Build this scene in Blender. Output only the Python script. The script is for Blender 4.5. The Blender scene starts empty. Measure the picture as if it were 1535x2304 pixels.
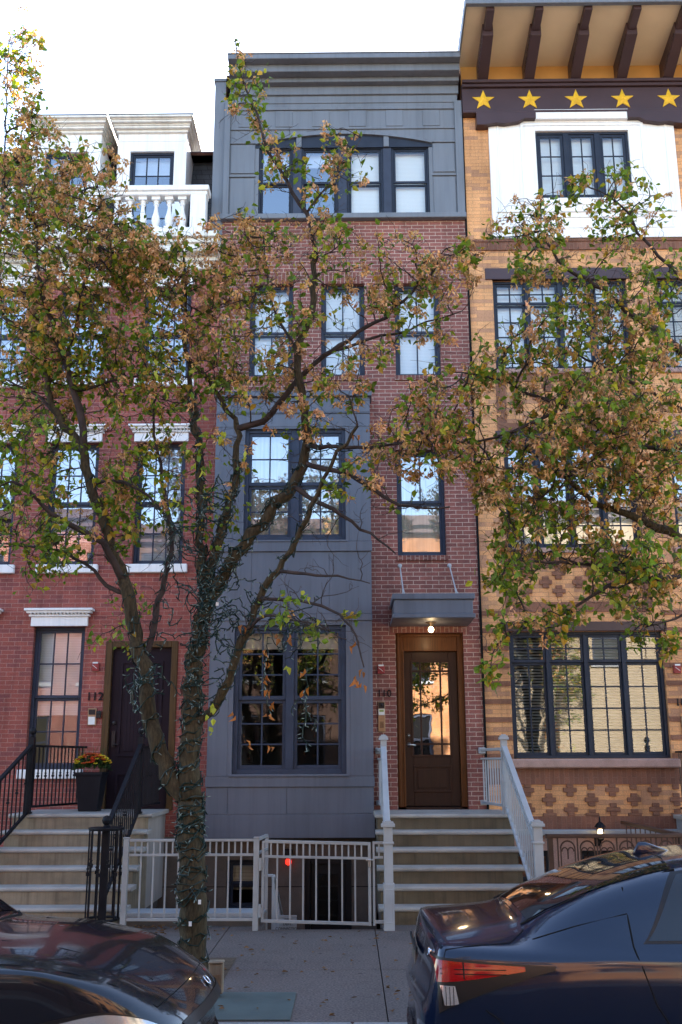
import bpy, bmesh, math, random
import numpy as np
from mathutils import Vector, Matrix
R = math.radians
random.seed(11); rng = np.random.default_rng(5)
S = bpy.context.scene
COL = S.collection
# ---------------------------------------------------------------- camera, sky, sun, exposure
cd = bpy.data.cameras.new('camera'); cam = bpy.data.objects.new('camera', cd); COL.objects.link(cam)
cd.sensor_fit = 'VERTICAL'; cd.sensor_height = 36.0; cd.lens = 36.0*2250/2304
cd.clip_start = 0.05; cd.clip_end = 3000
def cam_matrix(loc, pitch, yaw, roll):
    p, y, r = R(pitch), R(yaw), R(roll)
    f = Vector((-math.sin(y)*math.cos(p), math.cos(y)*math.cos(p), math.sin(p)))
    ri = Vector((math.cos(y), math.sin(y), 0)); up = ri.cross(f)
    rr = math.cos(r)*ri + math.sin(r)*up; uu = -math.sin(r)*ri + math.cos(r)*up
    m = Matrix((rr, uu, -f)).transposed().to_4x4(); m.translation = loc
    return m
cam.matrix_world = cam_matrix(Vector((0, -15.5, 1.9)), 14.0, 0.5, -0.2)
S.camera = cam
SUN_EL, SUN_AZ = 32.0, 16.0            # degrees; azimuth from +Y towards +X: the sun stands behind the houses
W = bpy.data.worlds.new('World'); S.world = W; W.use_nodes = True
nt = W.node_tree; nt.nodes.clear()
sky = nt.nodes.new('ShaderNodeTexSky'); sky.sky_type = 'NISHITA'; sky.sun_disc = False
sky.sun_elevation = R(SUN_EL); sky.sun_rotation = R(SUN_AZ); sky.air_density = 1.0; sky.dust_density = .7; sky.ozone_density = 1.0
bg = nt.nodes.new('ShaderNodeBackground'); bg.inputs[1].default_value = 0.11
wo = nt.nodes.new('ShaderNodeOutputWorld')
nt.links.new(sky.outputs[0], bg.inputs[0]); nt.links.new(bg.outputs[0], wo.inputs[0])
sl = bpy.data.lights.new('sun', 'SUN'); sl.energy = 5.0; sl.angle = R(0.5); sl.color = (1.0, 0.93, 0.82)
so = bpy.data.objects.new('sun', sl); COL.objects.link(so)
d = Vector((math.sin(R(SUN_AZ))*math.cos(R(SUN_EL)), math.cos(R(SUN_AZ))*math.cos(R(SUN_EL)), math.sin(R(SUN_EL))))
so.rotation_euler = d.to_track_quat('Z', 'Y').to_euler(); so.location = d*60
S.view_settings.view_transform = 'Standard'; S.view_settings.look = 'None'
S.view_settings.exposure = 2.82; S.view_settings.gamma = 1.0
try: S.view_settings.use_curve_mapping = False
except Exception: pass
# ---------------------------------------------------------------- helpers
def tag(o, label=None, cat=None, group=None, kind=None):
    if label: o['label'] = label
    if cat: o['category'] = cat
    if group: o['group'] = group
    if kind: o['kind'] = kind
    return o
def thing(name, label, cat, loc=(0, 0, 0), group=None):
    o = bpy.data.objects.new(name, None); COL.objects.link(o); o.location = loc; o.empty_display_size = .2
    return tag(o, label, cat, group)
def origin_of(p):
    v = Vector((0, 0, 0))
    while p is not None:
        v = v + p.location; p = p.parent
    return v
class MB:
    """collects shapes in world coordinates; build() links them as one mesh object"""
    def __init__(s): s.v = []; s.f = []; s.m = []; s.cur = 0; s.marks = []
    def mark(s): s.marks.append((len(s.v), len(s.f)))
    def each(s, name, mat, parent=None, **k):
        """one object per marked piece"""
        ms = s.marks+[(len(s.v), len(s.f))]
        for (v0, f0), (v1, f1) in zip(ms, ms[1:]):
            p = MB(); p.v = s.v[v0:v1]; p.f = [tuple(i-v0 for i in f) for f in s.f[f0:f1]]; p.m = s.m[f0:f1]; p.build(name, mat, parent, **k)
    def add(s, vs, fs):
        b = len(s.v); s.v.extend([tuple(map(float, v)) for v in vs])
        for f in fs: s.f.append(tuple(b+i for i in f)); s.m.append(s.cur)
    def quad(s, a, b, c, d): s.add([a, b, c, d], [(0, 1, 2, 3)])
    def box(s, x0, x1, y0, y1, z0, z1):
        if x0 > x1: x0, x1 = x1, x0
        if y0 > y1: y0, y1 = y1, y0
        if z0 > z1: z0, z1 = z1, z0
        s.add([(x0,y0,z0),(x1,y0,z0),(x1,y1,z0),(x0,y1,z0),(x0,y0,z1),(x1,y0,z1),(x1,y1,z1),(x0,y1,z1)],
              [(0,3,2,1),(4,5,6,7),(0,1,5,4),(1,2,6,5),(2,3,7,6),(3,0,4,7)])
    def prism(s, poly, axis, a, b):
        """poly: 2D outline; axis 'x': (y,z) outline run from x=a to b; 'y': (x,z); 'z': (x,y)"""
        n = len(poly)
        def P(p, t):
            if axis == 'x': return (t, p[0], p[1])
            if axis == 'y': return (p[0], t, p[1])
            return (p[0], p[1], t)
        vs = [P(p, a) for p in poly] + [P(p, b) for p in poly]
        fs = [tuple(range(n))[::-1], tuple(range(n, 2*n))] + [(i, (i+1) % n, n+(i+1) % n, n+i) for i in range(n)]
        s.add(vs, fs)
    def bar(s, p, q, w, h=None):
        """square bar between two points, w across, h in the upright direction"""
        h = h or w; p = Vector(p); q = Vector(q); d = (q-p).normalized()
        u = Vector((0, 0, 1)) if abs(d.z) < .98 else Vector((0, 1, 0))
        r = d.cross(u).normalized(); u = r.cross(d).normalized()
        vs = [c + r*(a*w/2) + u*(b*h/2) for c in (p, q) for a, b in ((-1,-1),(1,-1),(1,1),(-1,1))]
        s.add(vs, [(0,1,2,3),(7,6,5,4),(0,4,5,1),(1,5,6,2),(2,6,7,3),(3,7,4,0)])
    def tube(s, pts, rad, n=8, cap=True, ridge=0):
        pts = [Vector(p) for p in pts]; k = len(pts)
        if not hasattr(rad, '__len__'): rad = [rad]*k
        prev = None; vs = []; fs = []; rg = np.zeros(n)
        for i, p in enumerate(pts):
            if ridge: rg = rg*.8+rng.normal(size=n)*ridge
            d = (pts[min(i+1, k-1)] - pts[max(i-1, 0)])
            if d.length < 1e-9: d = Vector((0, 0, 1))
            d.normalize()
            if prev is None:
                a = Vector((1, 0, 0)) if abs(d.x) < .9 else Vector((0, 1, 0))
                prev = (a - d*a.dot(d)).normalized()
            else:
                t = prev - d*prev.dot(d)
                prev = t.normalized() if t.length > 1e-6 else prev
            b = d.cross(prev)
            for j in range(n):
                t = 2*math.pi*j/n
                vs.append(p + (prev*math.cos(t) + b*math.sin(t))*rad[i]*(1+rg[j]))
        for i in range(k-1):
            for j in range(n):
                fs.append((i*n+j, i*n+(j+1) % n, (i+1)*n+(j+1) % n, (i+1)*n+j))
        if cap: fs += [tuple(range(n))[::-1], tuple((k-1)*n+j for j in range(n))]
        s.add(vs, fs)
    def lathe(s, c, prof, n=16, axis='z'):
        vs = []; fs = []; k = len(prof)
        for r, h in prof:
            for j in range(n):
                t = 2*math.pi*j/n; a, b = r*math.cos(t), r*math.sin(t)
                vs.append({'z': (c[0]+a, c[1]+b, c[2]+h), 'y': (c[0]+a, c[1]+h, c[2]+b), 'x': (c[0]+h, c[1]+a, c[2]+b)}[axis])
        for i in range(k-1):
            for j in range(n): fs.append((i*n+j, i*n+(j+1) % n, (i+1)*n+(j+1) % n, (i+1)*n+j))
        fs += [tuple(range(n))[::-1], tuple((k-1)*n+j for j in range(n))]
        s.add(vs, fs)
    def build(s, name, mat, parent=None, smooth=False, bevel=0, kind=None, label=None, fix=True):
        me = bpy.data.meshes.new(name); o0 = origin_of(parent)
        vs = [(v[0]-o0.x, v[1]-o0.y, v[2]-o0.z) for v in s.v]
        me.from_pydata(vs, [], s.f)
        for m in (mat if isinstance(mat, (list, tuple)) else [mat]): me.materials.append(m)
        if any(s.m): me.polygons.foreach_set('material_index', s.m)
        if fix:
            bm = bmesh.new(); bm.from_mesh(me); bmesh.ops.recalc_face_normals(bm, faces=bm.faces); bm.to_mesh(me); bm.free()
        if smooth: me.polygons.foreach_set('use_smooth', [True]*len(me.polygons))
        me.update()
        o = bpy.data.objects.new(name, me); COL.objects.link(o); o.parent = parent
        if bevel:
            b = o.modifiers.new('edge', 'BEVEL'); b.width = bevel; b.segments = 1; b.limit_method = 'ANGLE'
        if kind: o['kind'] = kind
        if label: o['label'] = label
        return o
# ---------------------------------------------------------------- materials
def newmat(name):
    m = bpy.data.materials.new(name); m.use_nodes = True; t = m.node_tree
    return m, t, t.nodes['Principled BSDF'], t.nodes['Material Output']
def N(t, typ, **kw):
    n = t.nodes.new(typ)
    for k, v in kw.items(): setattr(n, k, v)
    return n
def ramp(t, src, stops):
    r = N(t, 'ShaderNodeValToRGB'); e = r.color_ramp.elements
    while len(e) < len(stops): e.new(.5)
    for i, (p, c) in enumerate(stops): e[i].position = p; e[i].color = (*c, 1) if len(c) == 3 else c
    t.links.new(src, r.inputs[0]); return r.outputs[0]
def mixc(t, fac, a, b, mode='MIX'):
    m = N(t, 'ShaderNodeMix', data_type='RGBA', blend_type=mode)
    for i, x in ((0, fac), (6, a), (7, b)):
        if isinstance(x, (int, float)): m.inputs[i].default_value = x
        elif isinstance(x, tuple): m.inputs[i].default_value = (*x, 1)
        else: t.links.new(x, m.inputs[i])
    return m.outputs[2]
def noise(t, vec, scale, detail=4, rough=.55):
    n = N(t, 'ShaderNodeTexNoise'); n.inputs['Scale'].default_value = scale; n.inputs['Detail'].default_value = detail; n.inputs['Roughness'].default_value = rough
    if vec is not None: t.links.new(vec, n.inputs['Vector'])
    return n.outputs['Fac']
def bump(t, h, bsdf, strength=.3, dist=.01):
    b = N(t, 'ShaderNodeBump'); b.inputs['Strength'].default_value = strength; b.inputs['Distance'].default_value = dist
    t.links.new(h, b.inputs['Height']); t.links.new(b.outputs[0], bsdf.inputs['Normal']); return b
def position(t): return N(t, 'ShaderNodeNewGeometry').outputs['Position']
def surf(name, c, rough=.6, var=.15, scale=6, b=.15, bscale=60, metal=0, spec=.3, fine=0, stretch=None, coat=0, streak=0):
    """plain material: base colour with large and small mottling, slight bump"""
    m, t, p, o = newmat(name); P = position(t)
    if stretch:
        mp = N(t, 'ShaderNodeMapping'); mp.inputs['Scale'].default_value = stretch; t.links.new(P, mp.inputs[0]); P2 = mp.outputs[0]
    else: P2 = P
    n1 = noise(t, P2, scale, 5)
    lo = tuple(max(0, x*(1-var*1.6)) for x in c); hi = tuple(min(1, x*(1+var*1.3)) for x in c)
    col = ramp(t, n1, [(.28, lo), (.5, c), (.75, hi)])
    if fine:
        n3 = noise(t, P2, bscale*2.2, 2); col = mixc(t, fine, col, ramp(t, n3, [(.35, tuple(x*.35 for x in c)), (.65, tuple(min(1, x*1.7) for x in c))]))
    if streak:    # rain streaks running down
        mq = N(t, 'ShaderNodeMapping'); mq.inputs['Scale'].default_value = (9, 9, .35); t.links.new(P, mq.inputs[0])
        k = 1-streak; col = mixc(t, 1.0, col, ramp(t, noise(t, mq.outputs[0], 1.6, 7, .7), [(.30, (k, k, k)), (.52, (1, 1, 1)), (.74, (1+streak*.4,)*3)]), 'MULTIPLY')
        t.links.new(ramp(t, noise(t, P, 2.2, 5), [(.3, (rough*.75,)*3), (.7, (min(1, rough*1.35),)*3)]), p.inputs['Roughness'])
    t.links.new(col, p.inputs['Base Color'])
    p.inputs['Roughness'].default_value = rough; p.inputs['Metallic'].default_value = metal; p.inputs['Specular IOR Level'].default_value = spec
    p.inputs['Coat Weight'].default_value = coat
    if b: bump(t, noise(t, P2, bscale, 3), p, b, .004)
    return m
def wall_uv(t):
    """(x+y, z) in metres, so that returns keep the bond"""
    sp = N(t, 'ShaderNodeSeparateXYZ'); t.links.new(position(t), sp.inputs[0])
    a = N(t, 'ShaderNodeMath', operation='ADD'); t.links.new(sp.outputs[0], a.inputs[0]); t.links.new(sp.outputs[1], a.inputs[1])
    c = N(t, 'ShaderNodeCombineXYZ'); t.links.new(a.outputs[0], c.inputs[0]); t.links.new(sp.outputs[2], c.inputs[1])
    return c.outputs[0]
def brick(name, c1, c2, mortar, bw=.2, bh=.0665, ms=.009, extra=None, rot=False, var=.55, stain=.28):
    m, t, p, o = newmat(name); uv = wall_uv(t)
    if rot:
        mp = N(t, 'ShaderNodeMapping'); mp.inputs['Rotation'].default_value = (0, 0, R(90)); t.links.new(uv, mp.inputs[0]); uv = mp.outputs[0]
    wob = N(t, 'ShaderNodeVectorMath', operation='ADD')
    ns = N(t, 'ShaderNodeTexNoise'); ns.inputs['Scale'].default_value = 22; t.links.new(uv, ns.inputs['Vector'])
    sc = N(t, 'ShaderNodeVectorMath', operation='SCALE'); sc.inputs['Scale'].default_value = .006
    t.links.new(ns.outputs['Color'], sc.inputs[0]); t.links.new(uv, wob.inputs[0]); t.links.new(sc.outputs[0], wob.inputs[1])
    b = N(t, 'ShaderNodeTexBrick'); b.offset = .5; b.squash = 1
    t.links.new(wob.outputs[0], b.inputs['Vector'])
    b.inputs['Color1'].default_value = (*c1, 1); b.inputs['Color2'].default_value = (*c2, 1); b.inputs['Mortar'].default_value = (*mortar, 1)
    for k, v in (('Scale', 1), ('Mortar Size', ms/2), ('Mortar Smooth', .25), ('Bias', 0), ('Brick Width', bw), ('Row Height', bh)): b.inputs[k].default_value = v
    col = b.outputs['Color']
    if extra:      # a share of bricks in a third colour
        b2 = N(t, 'ShaderNodeTexBrick'); b2.offset = .5; t.links.new(wob.outputs[0], b2.inputs['Vector'])
        b2.inputs['Color1'].default_value = (0, 0, 0, 1); b2.inputs['Color2'].default_value = (1, 1, 1, 1); b2.inputs['Mortar'].default_value = (0, 0, 0, 1)
        for k, v in (('Scale', 1), ('Mortar Size', ms/2), ('Mortar Smooth', .1), ('Bias', 0), ('Brick Width', bw), ('Row Height', bh)): b2.inputs[k].default_value = v
        f = ramp(t, b2.outputs['Color'], [(.70, (0, 0, 0)), (.78, (1, 1, 1))])
        inv = N(t, 'ShaderNodeMath', operation='MULTIPLY'); t.links.new(f, inv.inputs[0])
        om = N(t, 'ShaderNodeMath', operation='SUBTRACT'); om.inputs[0].default_value = 1; t.links.new(b.outputs['Fac'], om.inputs[1]); t.links.new(om.outputs[0], inv.inputs[1])
        col = mixc(t, inv.outputs[0], col, extra)
    g = ramp(t, noise(t, uv, 55, 3), [(.3, (.72,)*3), (.7, (1.22,)*3)])
    col = mixc(t, .8, col, g, 'MULTIPLY')
    g2 = ramp(t, noise(t, uv, 1.1, 5), [(.3, (1-stain,)*3), (.72, (1+stain*.6,)*3)])
    col = mixc(t, 1.0, col, g2, 'MULTIPLY')
    g3 = N(t, 'ShaderNodeMapping'); g3.inputs['Scale'].default_value = (5, .4, 1); t.links.new(wall_uv(t), g3.inputs[0])
    col = mixc(t, 1.0, col, ramp(t, noise(t, g3.outputs[0], 1.3, 6, .7), [(.28, (.72, .70, .70)), (.5, (1, 1, 1)), (.76, (1.14, 1.12, 1.10))]), 'MULTIPLY')
    t.links.new(col, p.inputs['Base Color']); p.inputs['Roughness'].default_value = .82; p.inputs['Specular IOR Level'].default_value = .3
    ad = N(t, 'ShaderNodeMath', operation='MULTIPLY_ADD'); ad.inputs[1].default_value = -1.0
    nb = noise(t, uv, 120, 3); t.links.new(b.outputs['Fac'], ad.inputs[0]); t.links.new(nb, ad.inputs[2])
    bump(t, ad.outputs[0], p, .55, .006)
    return m
def glass(name, refl=.16, tint=(.93, .96, .96), wave=.0008):
    m, t, p, o = newmat(name); t.nodes.remove(p)
    g = N(t, 'ShaderNodeBsdfGlossy'); g.inputs['Roughness'].default_value = .012; g.inputs['Color'].default_value = (.95, .97, 1, 1)
    tr = N(t, 'ShaderNodeBsdfTransparent'); tr.inputs[0].default_value = (*tint, 1)
    fr = N(t, 'ShaderNodeFresnel'); fr.inputs['IOR'].default_value = 1.5
    a = N(t, 'ShaderNodeMath', operation='MULTIPLY_ADD'); a.use_clamp = True; a.inputs[1].default_value = 1.4; a.inputs[2].default_value = refl
    t.links.new(fr.outputs[0], a.inputs[0])
    mx = N(t, 'ShaderNodeMixShader'); t.links.new(a.outputs[0], mx.inputs[0]); t.links.new(tr.outputs[0], mx.inputs[1]); t.links.new(g.outputs[0], mx.inputs[2])
    b = N(t, 'ShaderNodeBump'); b.inputs['Strength'].default_value = .35; b.inputs['Distance'].default_value = wave
    t.links.new(noise(t, position(t), 2.3, 2), b.inputs['Height']); t.links.new(b.outputs[0], g.inputs['Normal'])
    t.links.new(mx.outputs[0], o.inputs[0]); return m
def emit(name, c, s):
    m, t, p, o = newmat(name); p.inputs['Base Color'].default_value = (*c, 1); p.inputs['Emission Color'].default_value = (*c, 1); p.inputs['Emission Strength'].default_value = s; return m
def paint(name, c, metal=0., rough=.25):
    m, t, p, o = newmat(name)
    p.inputs['Base Color'].default_value = (*c, 1); p.inputs['Metallic'].default_value = metal; p.inputs['Roughness'].default_value = rough
    p.inputs['Coat Weight'].default_value = 1.0; p.inputs['Coat Roughness'].default_value = .02; p.inputs['Coat IOR'].default_value = 1.5; p.inputs['Specular IOR Level'].default_value = .15
    P = position(t); n = noise(t, P, 420, 2); t.links.new(ramp(t, n, [(.3, tuple(x*.7 for x in c)), (.7, tuple(x*1.4 for x in c))]), p.inputs['Base Color'])
    # a film of road dust, rougher in patches
    r = ramp(t, noise(t, P, 5, 6, .7), [(.35, (.03,)*3), (.8, (.13,)*3)]); t.links.new(r, p.inputs['Coat Roughness'])
    return m
def blind_mat(name, c, pitch=.026, dark=.55):
    m, t, p, o = newmat(name); sp = N(t, 'ShaderNodeSeparateXYZ'); t.links.new(position(t), sp.inputs[0])
    a = N(t, 'ShaderNodeMath', operation='MULTIPLY'); a.inputs[1].default_value = 1/pitch; t.links.new(sp.outputs[2], a.inputs[0])
    f = N(t, 'ShaderNodeMath', operation='FRACT'); t.links.new(a.outputs[0], f.inputs[0])
    t.links.new(ramp(t, f.outputs[0], [(.0, tuple(x*dark for x in c)), (.18, c), (.8, c), (1, tuple(x*.8 for x in c))]), p.inputs['Base Color'])
    p.inputs['Roughness'].default_value = .6; bump(t, f.outputs[0], p, .5, .006); return m
def wood(name, c, dark, rough=.4, axis=2):
    m, t, p, o = newmat(name); mp = N(t, 'ShaderNodeMapping'); s = [26, 26, 26]; s[axis] = 1.6; mp.inputs['Scale'].default_value = s
    t.links.new(position(t), mp.inputs[0]); n = noise(t, mp.outputs[0], 1.5, 6, .65)
    t.links.new(ramp(t, n, [(.3, dark), (.5, c), (.75, tuple(x*1.35 for x in c))]), p.inputs['Base Color'])
    p.inputs['Specular IOR Level'].default_value = .2; p.inputs['Roughness'].default_value = rough; p.inputs['Coat Weight'].default_value = .06; p.inputs['Coat Roughness'].default_value = .2; bump(t, n, p, .15, .003); return m
def leafmat(name, trans=.35, rough=.55):
    m, t, p, o = newmat(name)
    a = N(t, 'ShaderNodeAttribute'); a.attribute_name = 'tone'
    t.links.new(a.outputs['Color'], p.inputs['Base Color']); p.inputs['Roughness'].default_value = rough; p.inputs['Specular IOR Level'].default_value = .35
    tl = N(t, 'ShaderNodeBsdfTranslucent'); t.links.new(mixc(t, 1.0, a.outputs['Color'], (1.25, 1.2, .8), 'MULTIPLY'), tl.inputs[0])
    mx = N(t, 'ShaderNodeMixShader'); mx.inputs[0].default_value = trans
    t.links.new(p.outputs[0], mx.inputs[1]); t.links.new(tl.outputs[0], mx.inputs[2]); t.links.new(mx.outputs[0], o.inputs[0]); return m
M = {}
M['brick110'] = brick('mauve_brick', (.275,.098,.078), (.19,.07,.06), (.48,.35,.28), bw=.2, bh=.0665, ms=.011)
M['soldier110'] = brick('mauve_soldier_brick', (.23,.08,.06), (.16,.058,.048), (.42,.29,.23), bw=.2, bh=.0665, ms=.011, rot=True)
M['brick112'] = brick('red_brick', (.32,.085,.064), (.26,.07,.054), (.36,.19,.15), bw=.2, bh=.0665, ms=.009, extra=(.235,.068,.06))
M['brick108'] = brick('tan_brick', (.70,.35,.155), (.62,.295,.125), (.40,.21,.11), bw=.27, bh=.0665, ms=.007, extra=(.46,.235,.13))
M['brown108'] = brick('brown_brick', (.25,.112,.066), (.21,.092,.056), (.27,.145,.09), bw=.27, bh=.0665, ms=.006)
M['brownsol'] = brick('brown_soldier_brick', (.235,.10,.062), (.185,.08,.052), (.26,.15,.105), bw=.22, bh=.072, ms=.007, rot=True)
M['grey'] = surf('slate_grey_panel', (.112,.120,.148), .42, .10, 1.5, .10, 30, stretch=(1,1,.25), streak=.15)
M['greytop'] = surf('weathered_grey_panel', (.145,.156,.178), .45, .12, 1.3, .10, 30, stretch=(1,1,.3), streak=.16)
M['frame'] = surf('window_frame_charcoal', (.024,.030,.046), .45, .1, 5, 0, spec=.15)
M['frame2'] = surf('window_frame_bluegrey', (.040,.048,.072), .45, .1, 5, 0, spec=.15)
M['white'] = surf('white_render', (.80,.78,.76), .6, .05, 1.2, .06, 70, stretch=(1,1,.35), streak=.12)
M['cornice'] = surf('stained_white_cornice', (.74,.70,.63), .6, .12, 2.2, .06, 70, stretch=(2.5,1,.4))
M['brown'] = surf('dark_brown_paint', (.055,.03,.032), .38, .12, 2, .04, 60)
M['soffit'] = surf('tan_soffit', (.72,.58,.38), .7, .07, 1, .03, 50)
M['orange'] = surf('orange_board', (.52,.25,.06), .6, .1, 2, .04, 50)
M['gold'] = surf('gold_star_paint', (.75,.43,.03), .4, .12, 8, .05, 60)
M['slate'] = brick('slate_shingle', (.055,.055,.062), (.035,.036,.044), (.012,.012,.014), bw=.26, bh=.12, ms=.012)
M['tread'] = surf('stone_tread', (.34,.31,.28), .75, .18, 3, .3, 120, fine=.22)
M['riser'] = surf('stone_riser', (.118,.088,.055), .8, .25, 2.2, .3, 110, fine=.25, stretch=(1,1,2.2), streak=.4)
M['limestone'] = surf('pale_cheek_render', (.34,.295,.26), .8, .14, 1.6, .15, 60, stretch=(1,1,.3), streak=.22)
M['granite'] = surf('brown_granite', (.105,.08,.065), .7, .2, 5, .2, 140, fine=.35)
M['pink'] = surf('pink_granite', (.36,.225,.185), .75, .2, 6, .8, 60, fine=.35)
M['rail'] = surf('pale_grey_rail_paint', (.36,.37,.385), .38, .07, 4, .04, 80)
M['fence'] = surf('silver_grey_fence_paint', (.30,.292,.29), .42, .1, 4, .05, 80)
M['iron'] = surf('black_iron', (.010,.010,.013), .5, .2, 6, .1, 70, spec=.15)
M['brownmetal'] = surf('brown_iron', (.062,.031,.022), .45, .2, 5, .08, 70)
M['doorwood'] = wood('brown_door_stain', (.028,.011,.007), (.019,.008,.006), .42)
M['oak'] = wood('oak_door_frame', (.095,.031,.008), (.048,.015,.004), .4)
M['golden'] = wood('golden_door_frame', (.075,.038,.013), (.035,.018,.007), .5)
M['plumdoor'] = surf('plum_door_paint', (.016,.009,.014), .5, .1, 3, .03, 50, spec=.12)
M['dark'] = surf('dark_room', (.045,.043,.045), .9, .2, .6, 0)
M['blind'] = blind_mat('white_blind', (.80,.82,.84))
M['slats'] = surf('venetian_slat', (.50,.49,.46), .5, .05, 3, 0)
M['shade'] = surf('white_roller_shade', (.62,.60,.55), .8, .05, 2, .03, 60)
M['curtain'] = surf('cream_curtain', (.80,.75,.62), .85, .18, 2, .1, 40, stretch=(9,9,.3))
M['warmblind'] = blind_mat('cream_blind', (.55,.50,.40), .05)
M['glass'] = glass('window_glass', .04)
M['glasshi'] = glass('coated_window_glass', .19, (.8, .85, .9))
M['glassmid'] = glass('bay_window_glass', .09, (.8,.85,.88))
M['doorglass'] = glass('door_glass', .36, (.5, .38, .27), .003)
M['steel'] = surf('brushed_steel', (.62,.60,.56), .28, .06, 8, .02, 90, metal=1)
M['brass'] = surf('aged_brass_plate', (.28,.20,.13), .38, .12, 8, .03, 90, metal=.7)
M['black'] = surf('black_plastic', (.012,.012,.014), .35, .1, 8, 0)
M['redbox'] = surf('red_alarm_paint', (.28,.035,.035), .45, .12, 9, .03, 80)
M['lcd'] = surf('green_lcd', (.25,.33,.12), .3, .05, 9, 0)
M['whitep'] = surf('white_plastic', (.7,.7,.68), .45, .05, 9, 0)
M['ink'] = surf('sign_ink', (.03,.03,.035), .6, .05, 9, 0)
M['bark'] = surf('bark', (.044,.033,.017), .92, .42, 9, 1.0, 26, stretch=(1,1,.22), fine=.6)
M['farbrick'] = brick('orange_brick', (.38,.17,.06), (.31,.13,.05), (.3,.2,.15), bw=.2, bh=.07, ms=.01)
M['farbrown'] = brick('brownstone', (.10,.06,.045), (.085,.05,.04), (.09,.06,.05), bw=.6, bh=.3, ms=.01)
M['farcream'] = surf('cream_stucco', (.34,.27,.18), .8, .06, 1, .05, 40)
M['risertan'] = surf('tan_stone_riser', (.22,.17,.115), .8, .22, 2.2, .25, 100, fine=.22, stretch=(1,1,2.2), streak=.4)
M['twig'] = surf('twig_bark', (.045,.032,.028), .9, .25, 9, 0)
M['leaf'] = leafmat('leaf'); M['seed'] = leafmat('seed_wing', .28, .7)
M['wire'] = surf('green_light_wire', (.006,.021,.017), .4, .2, 9, 0)
M['bulb'] = surf('clear_bulb', (.15,.20,.18), .2, .1, 20, 0)
M['soil'] = surf('tree_pit_soil', (.09,.062,.04), .95, .4, 9, .8, 60, fine=.4)
M['pot'] = surf('black_planter', (.012,.012,.016), .5, .15, 4, .05, 60, spec=.15)
M['bluestone'] = surf('bluestone', (.085,.105,.098), .7, .14, 3, .2, 90, fine=.12)
M['coping'] = surf('grey_coping', (.30,.31,.32), .75, .15, 3, .2, 80, fine=.15)
M['warm_lamp'] = emit('warm_lamp', (1.0, .72, .38), 3)
M['lantern'] = emit('lantern_lamp', (1.0, .72, .36), 1.2)
M['strobe'] = emit('red_light', (1.0, .03, .015), .35)
M['tyre'] = surf('tyre_rubber', (.015,.015,.016), .8, .2, 9, .3, 50)
M['rim'] = surf('alloy_rim', (.5,.5,.52), .3, .05, 9, 0, metal=1)
M['navy'] = paint('dark_navy_car_paint', (.003,.008,.027), .1, .22)
M['blackcar'] = paint('black_car_paint', (.006,.007,.012), 0, .25)
M['carglass'] = paint('tinted_car_glass', (.008,.008,.009), 0, .05)
_t = M['carglass'].node_tree; _p = _t.nodes['Principled BSDF']; _t.links.remove(_p.inputs['Coat Roughness'].links[0]); _p.inputs['Coat Roughness'].default_value = .004
M['redlens'] = paint('red_lens', (.22,.003,.005), 0, .15)
M['clearlens'] = paint('clear_lens', (.42,.44,.46), .5, .12)
M['amber'] = paint('amber_lens', (.62,.25,.04), 0, .15)
M['chrome'] = surf('chrome', (.75,.76,.78), .08, .03, 9, 0, metal=1)
M['seam'] = surf('panel_gap', (.002,.002,.002), .9, 0, 9, 0)
# concrete with joints, dirt and aggregate
def concrete(name, c, jx=None, jy=None, agg=.25):
    m, t, p, o = newmat(name); P = position(t)
    col = ramp(t, noise(t, P, .9, 6, .6), [(.3, tuple(x*.72 for x in c)), (.55, c), (.78, tuple(x*1.2 for x in c))])
    sp = noise(t, P, 48, 3, .7); col = mixc(t, agg, col, ramp(t, sp, [(.36, tuple(x*.3 for x in c)), (.5, c), (.68, tuple(min(1, x*2.0) for x in c))]))
    st = ramp(t, noise(t, P, 3.3, 8, .75), [(.52, (1, 1, 1)), (.72, (.72, .70, .66))]); col = mixc(t, .8, col, st, 'MULTIPLY')
    vo = N(t, 'ShaderNodeTexVoronoi'); vo.inputs['Scale'].default_value = 2.6; t.links.new(P, vo.inputs['Vector'])      # trodden gum spots
    col = mixc(t, 1.0, col, ramp(t, vo.outputs['Distance'], [(.05, (.45, .44, .43)), (.075, (1, 1, 1))]), 'MULTIPLY')
    t.links.new(col, p.inputs['Base Color']); p.inputs['Roughness'].default_value = .9; p.inputs['Specular IOR Level'].default_value = .25
    bump(t, noise(t, P, 140, 3), p, .35, .004); return m
M['concrete'] = concrete('sidewalk_concrete', (.130,.104,.094), agg=.5)
M['asphalt'] = concrete('asphalt', (.05,.05,.052), agg=.4)
M['kerb'] = concrete('granite_kerb', (.26,.25,.24), agg=.3)
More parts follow.
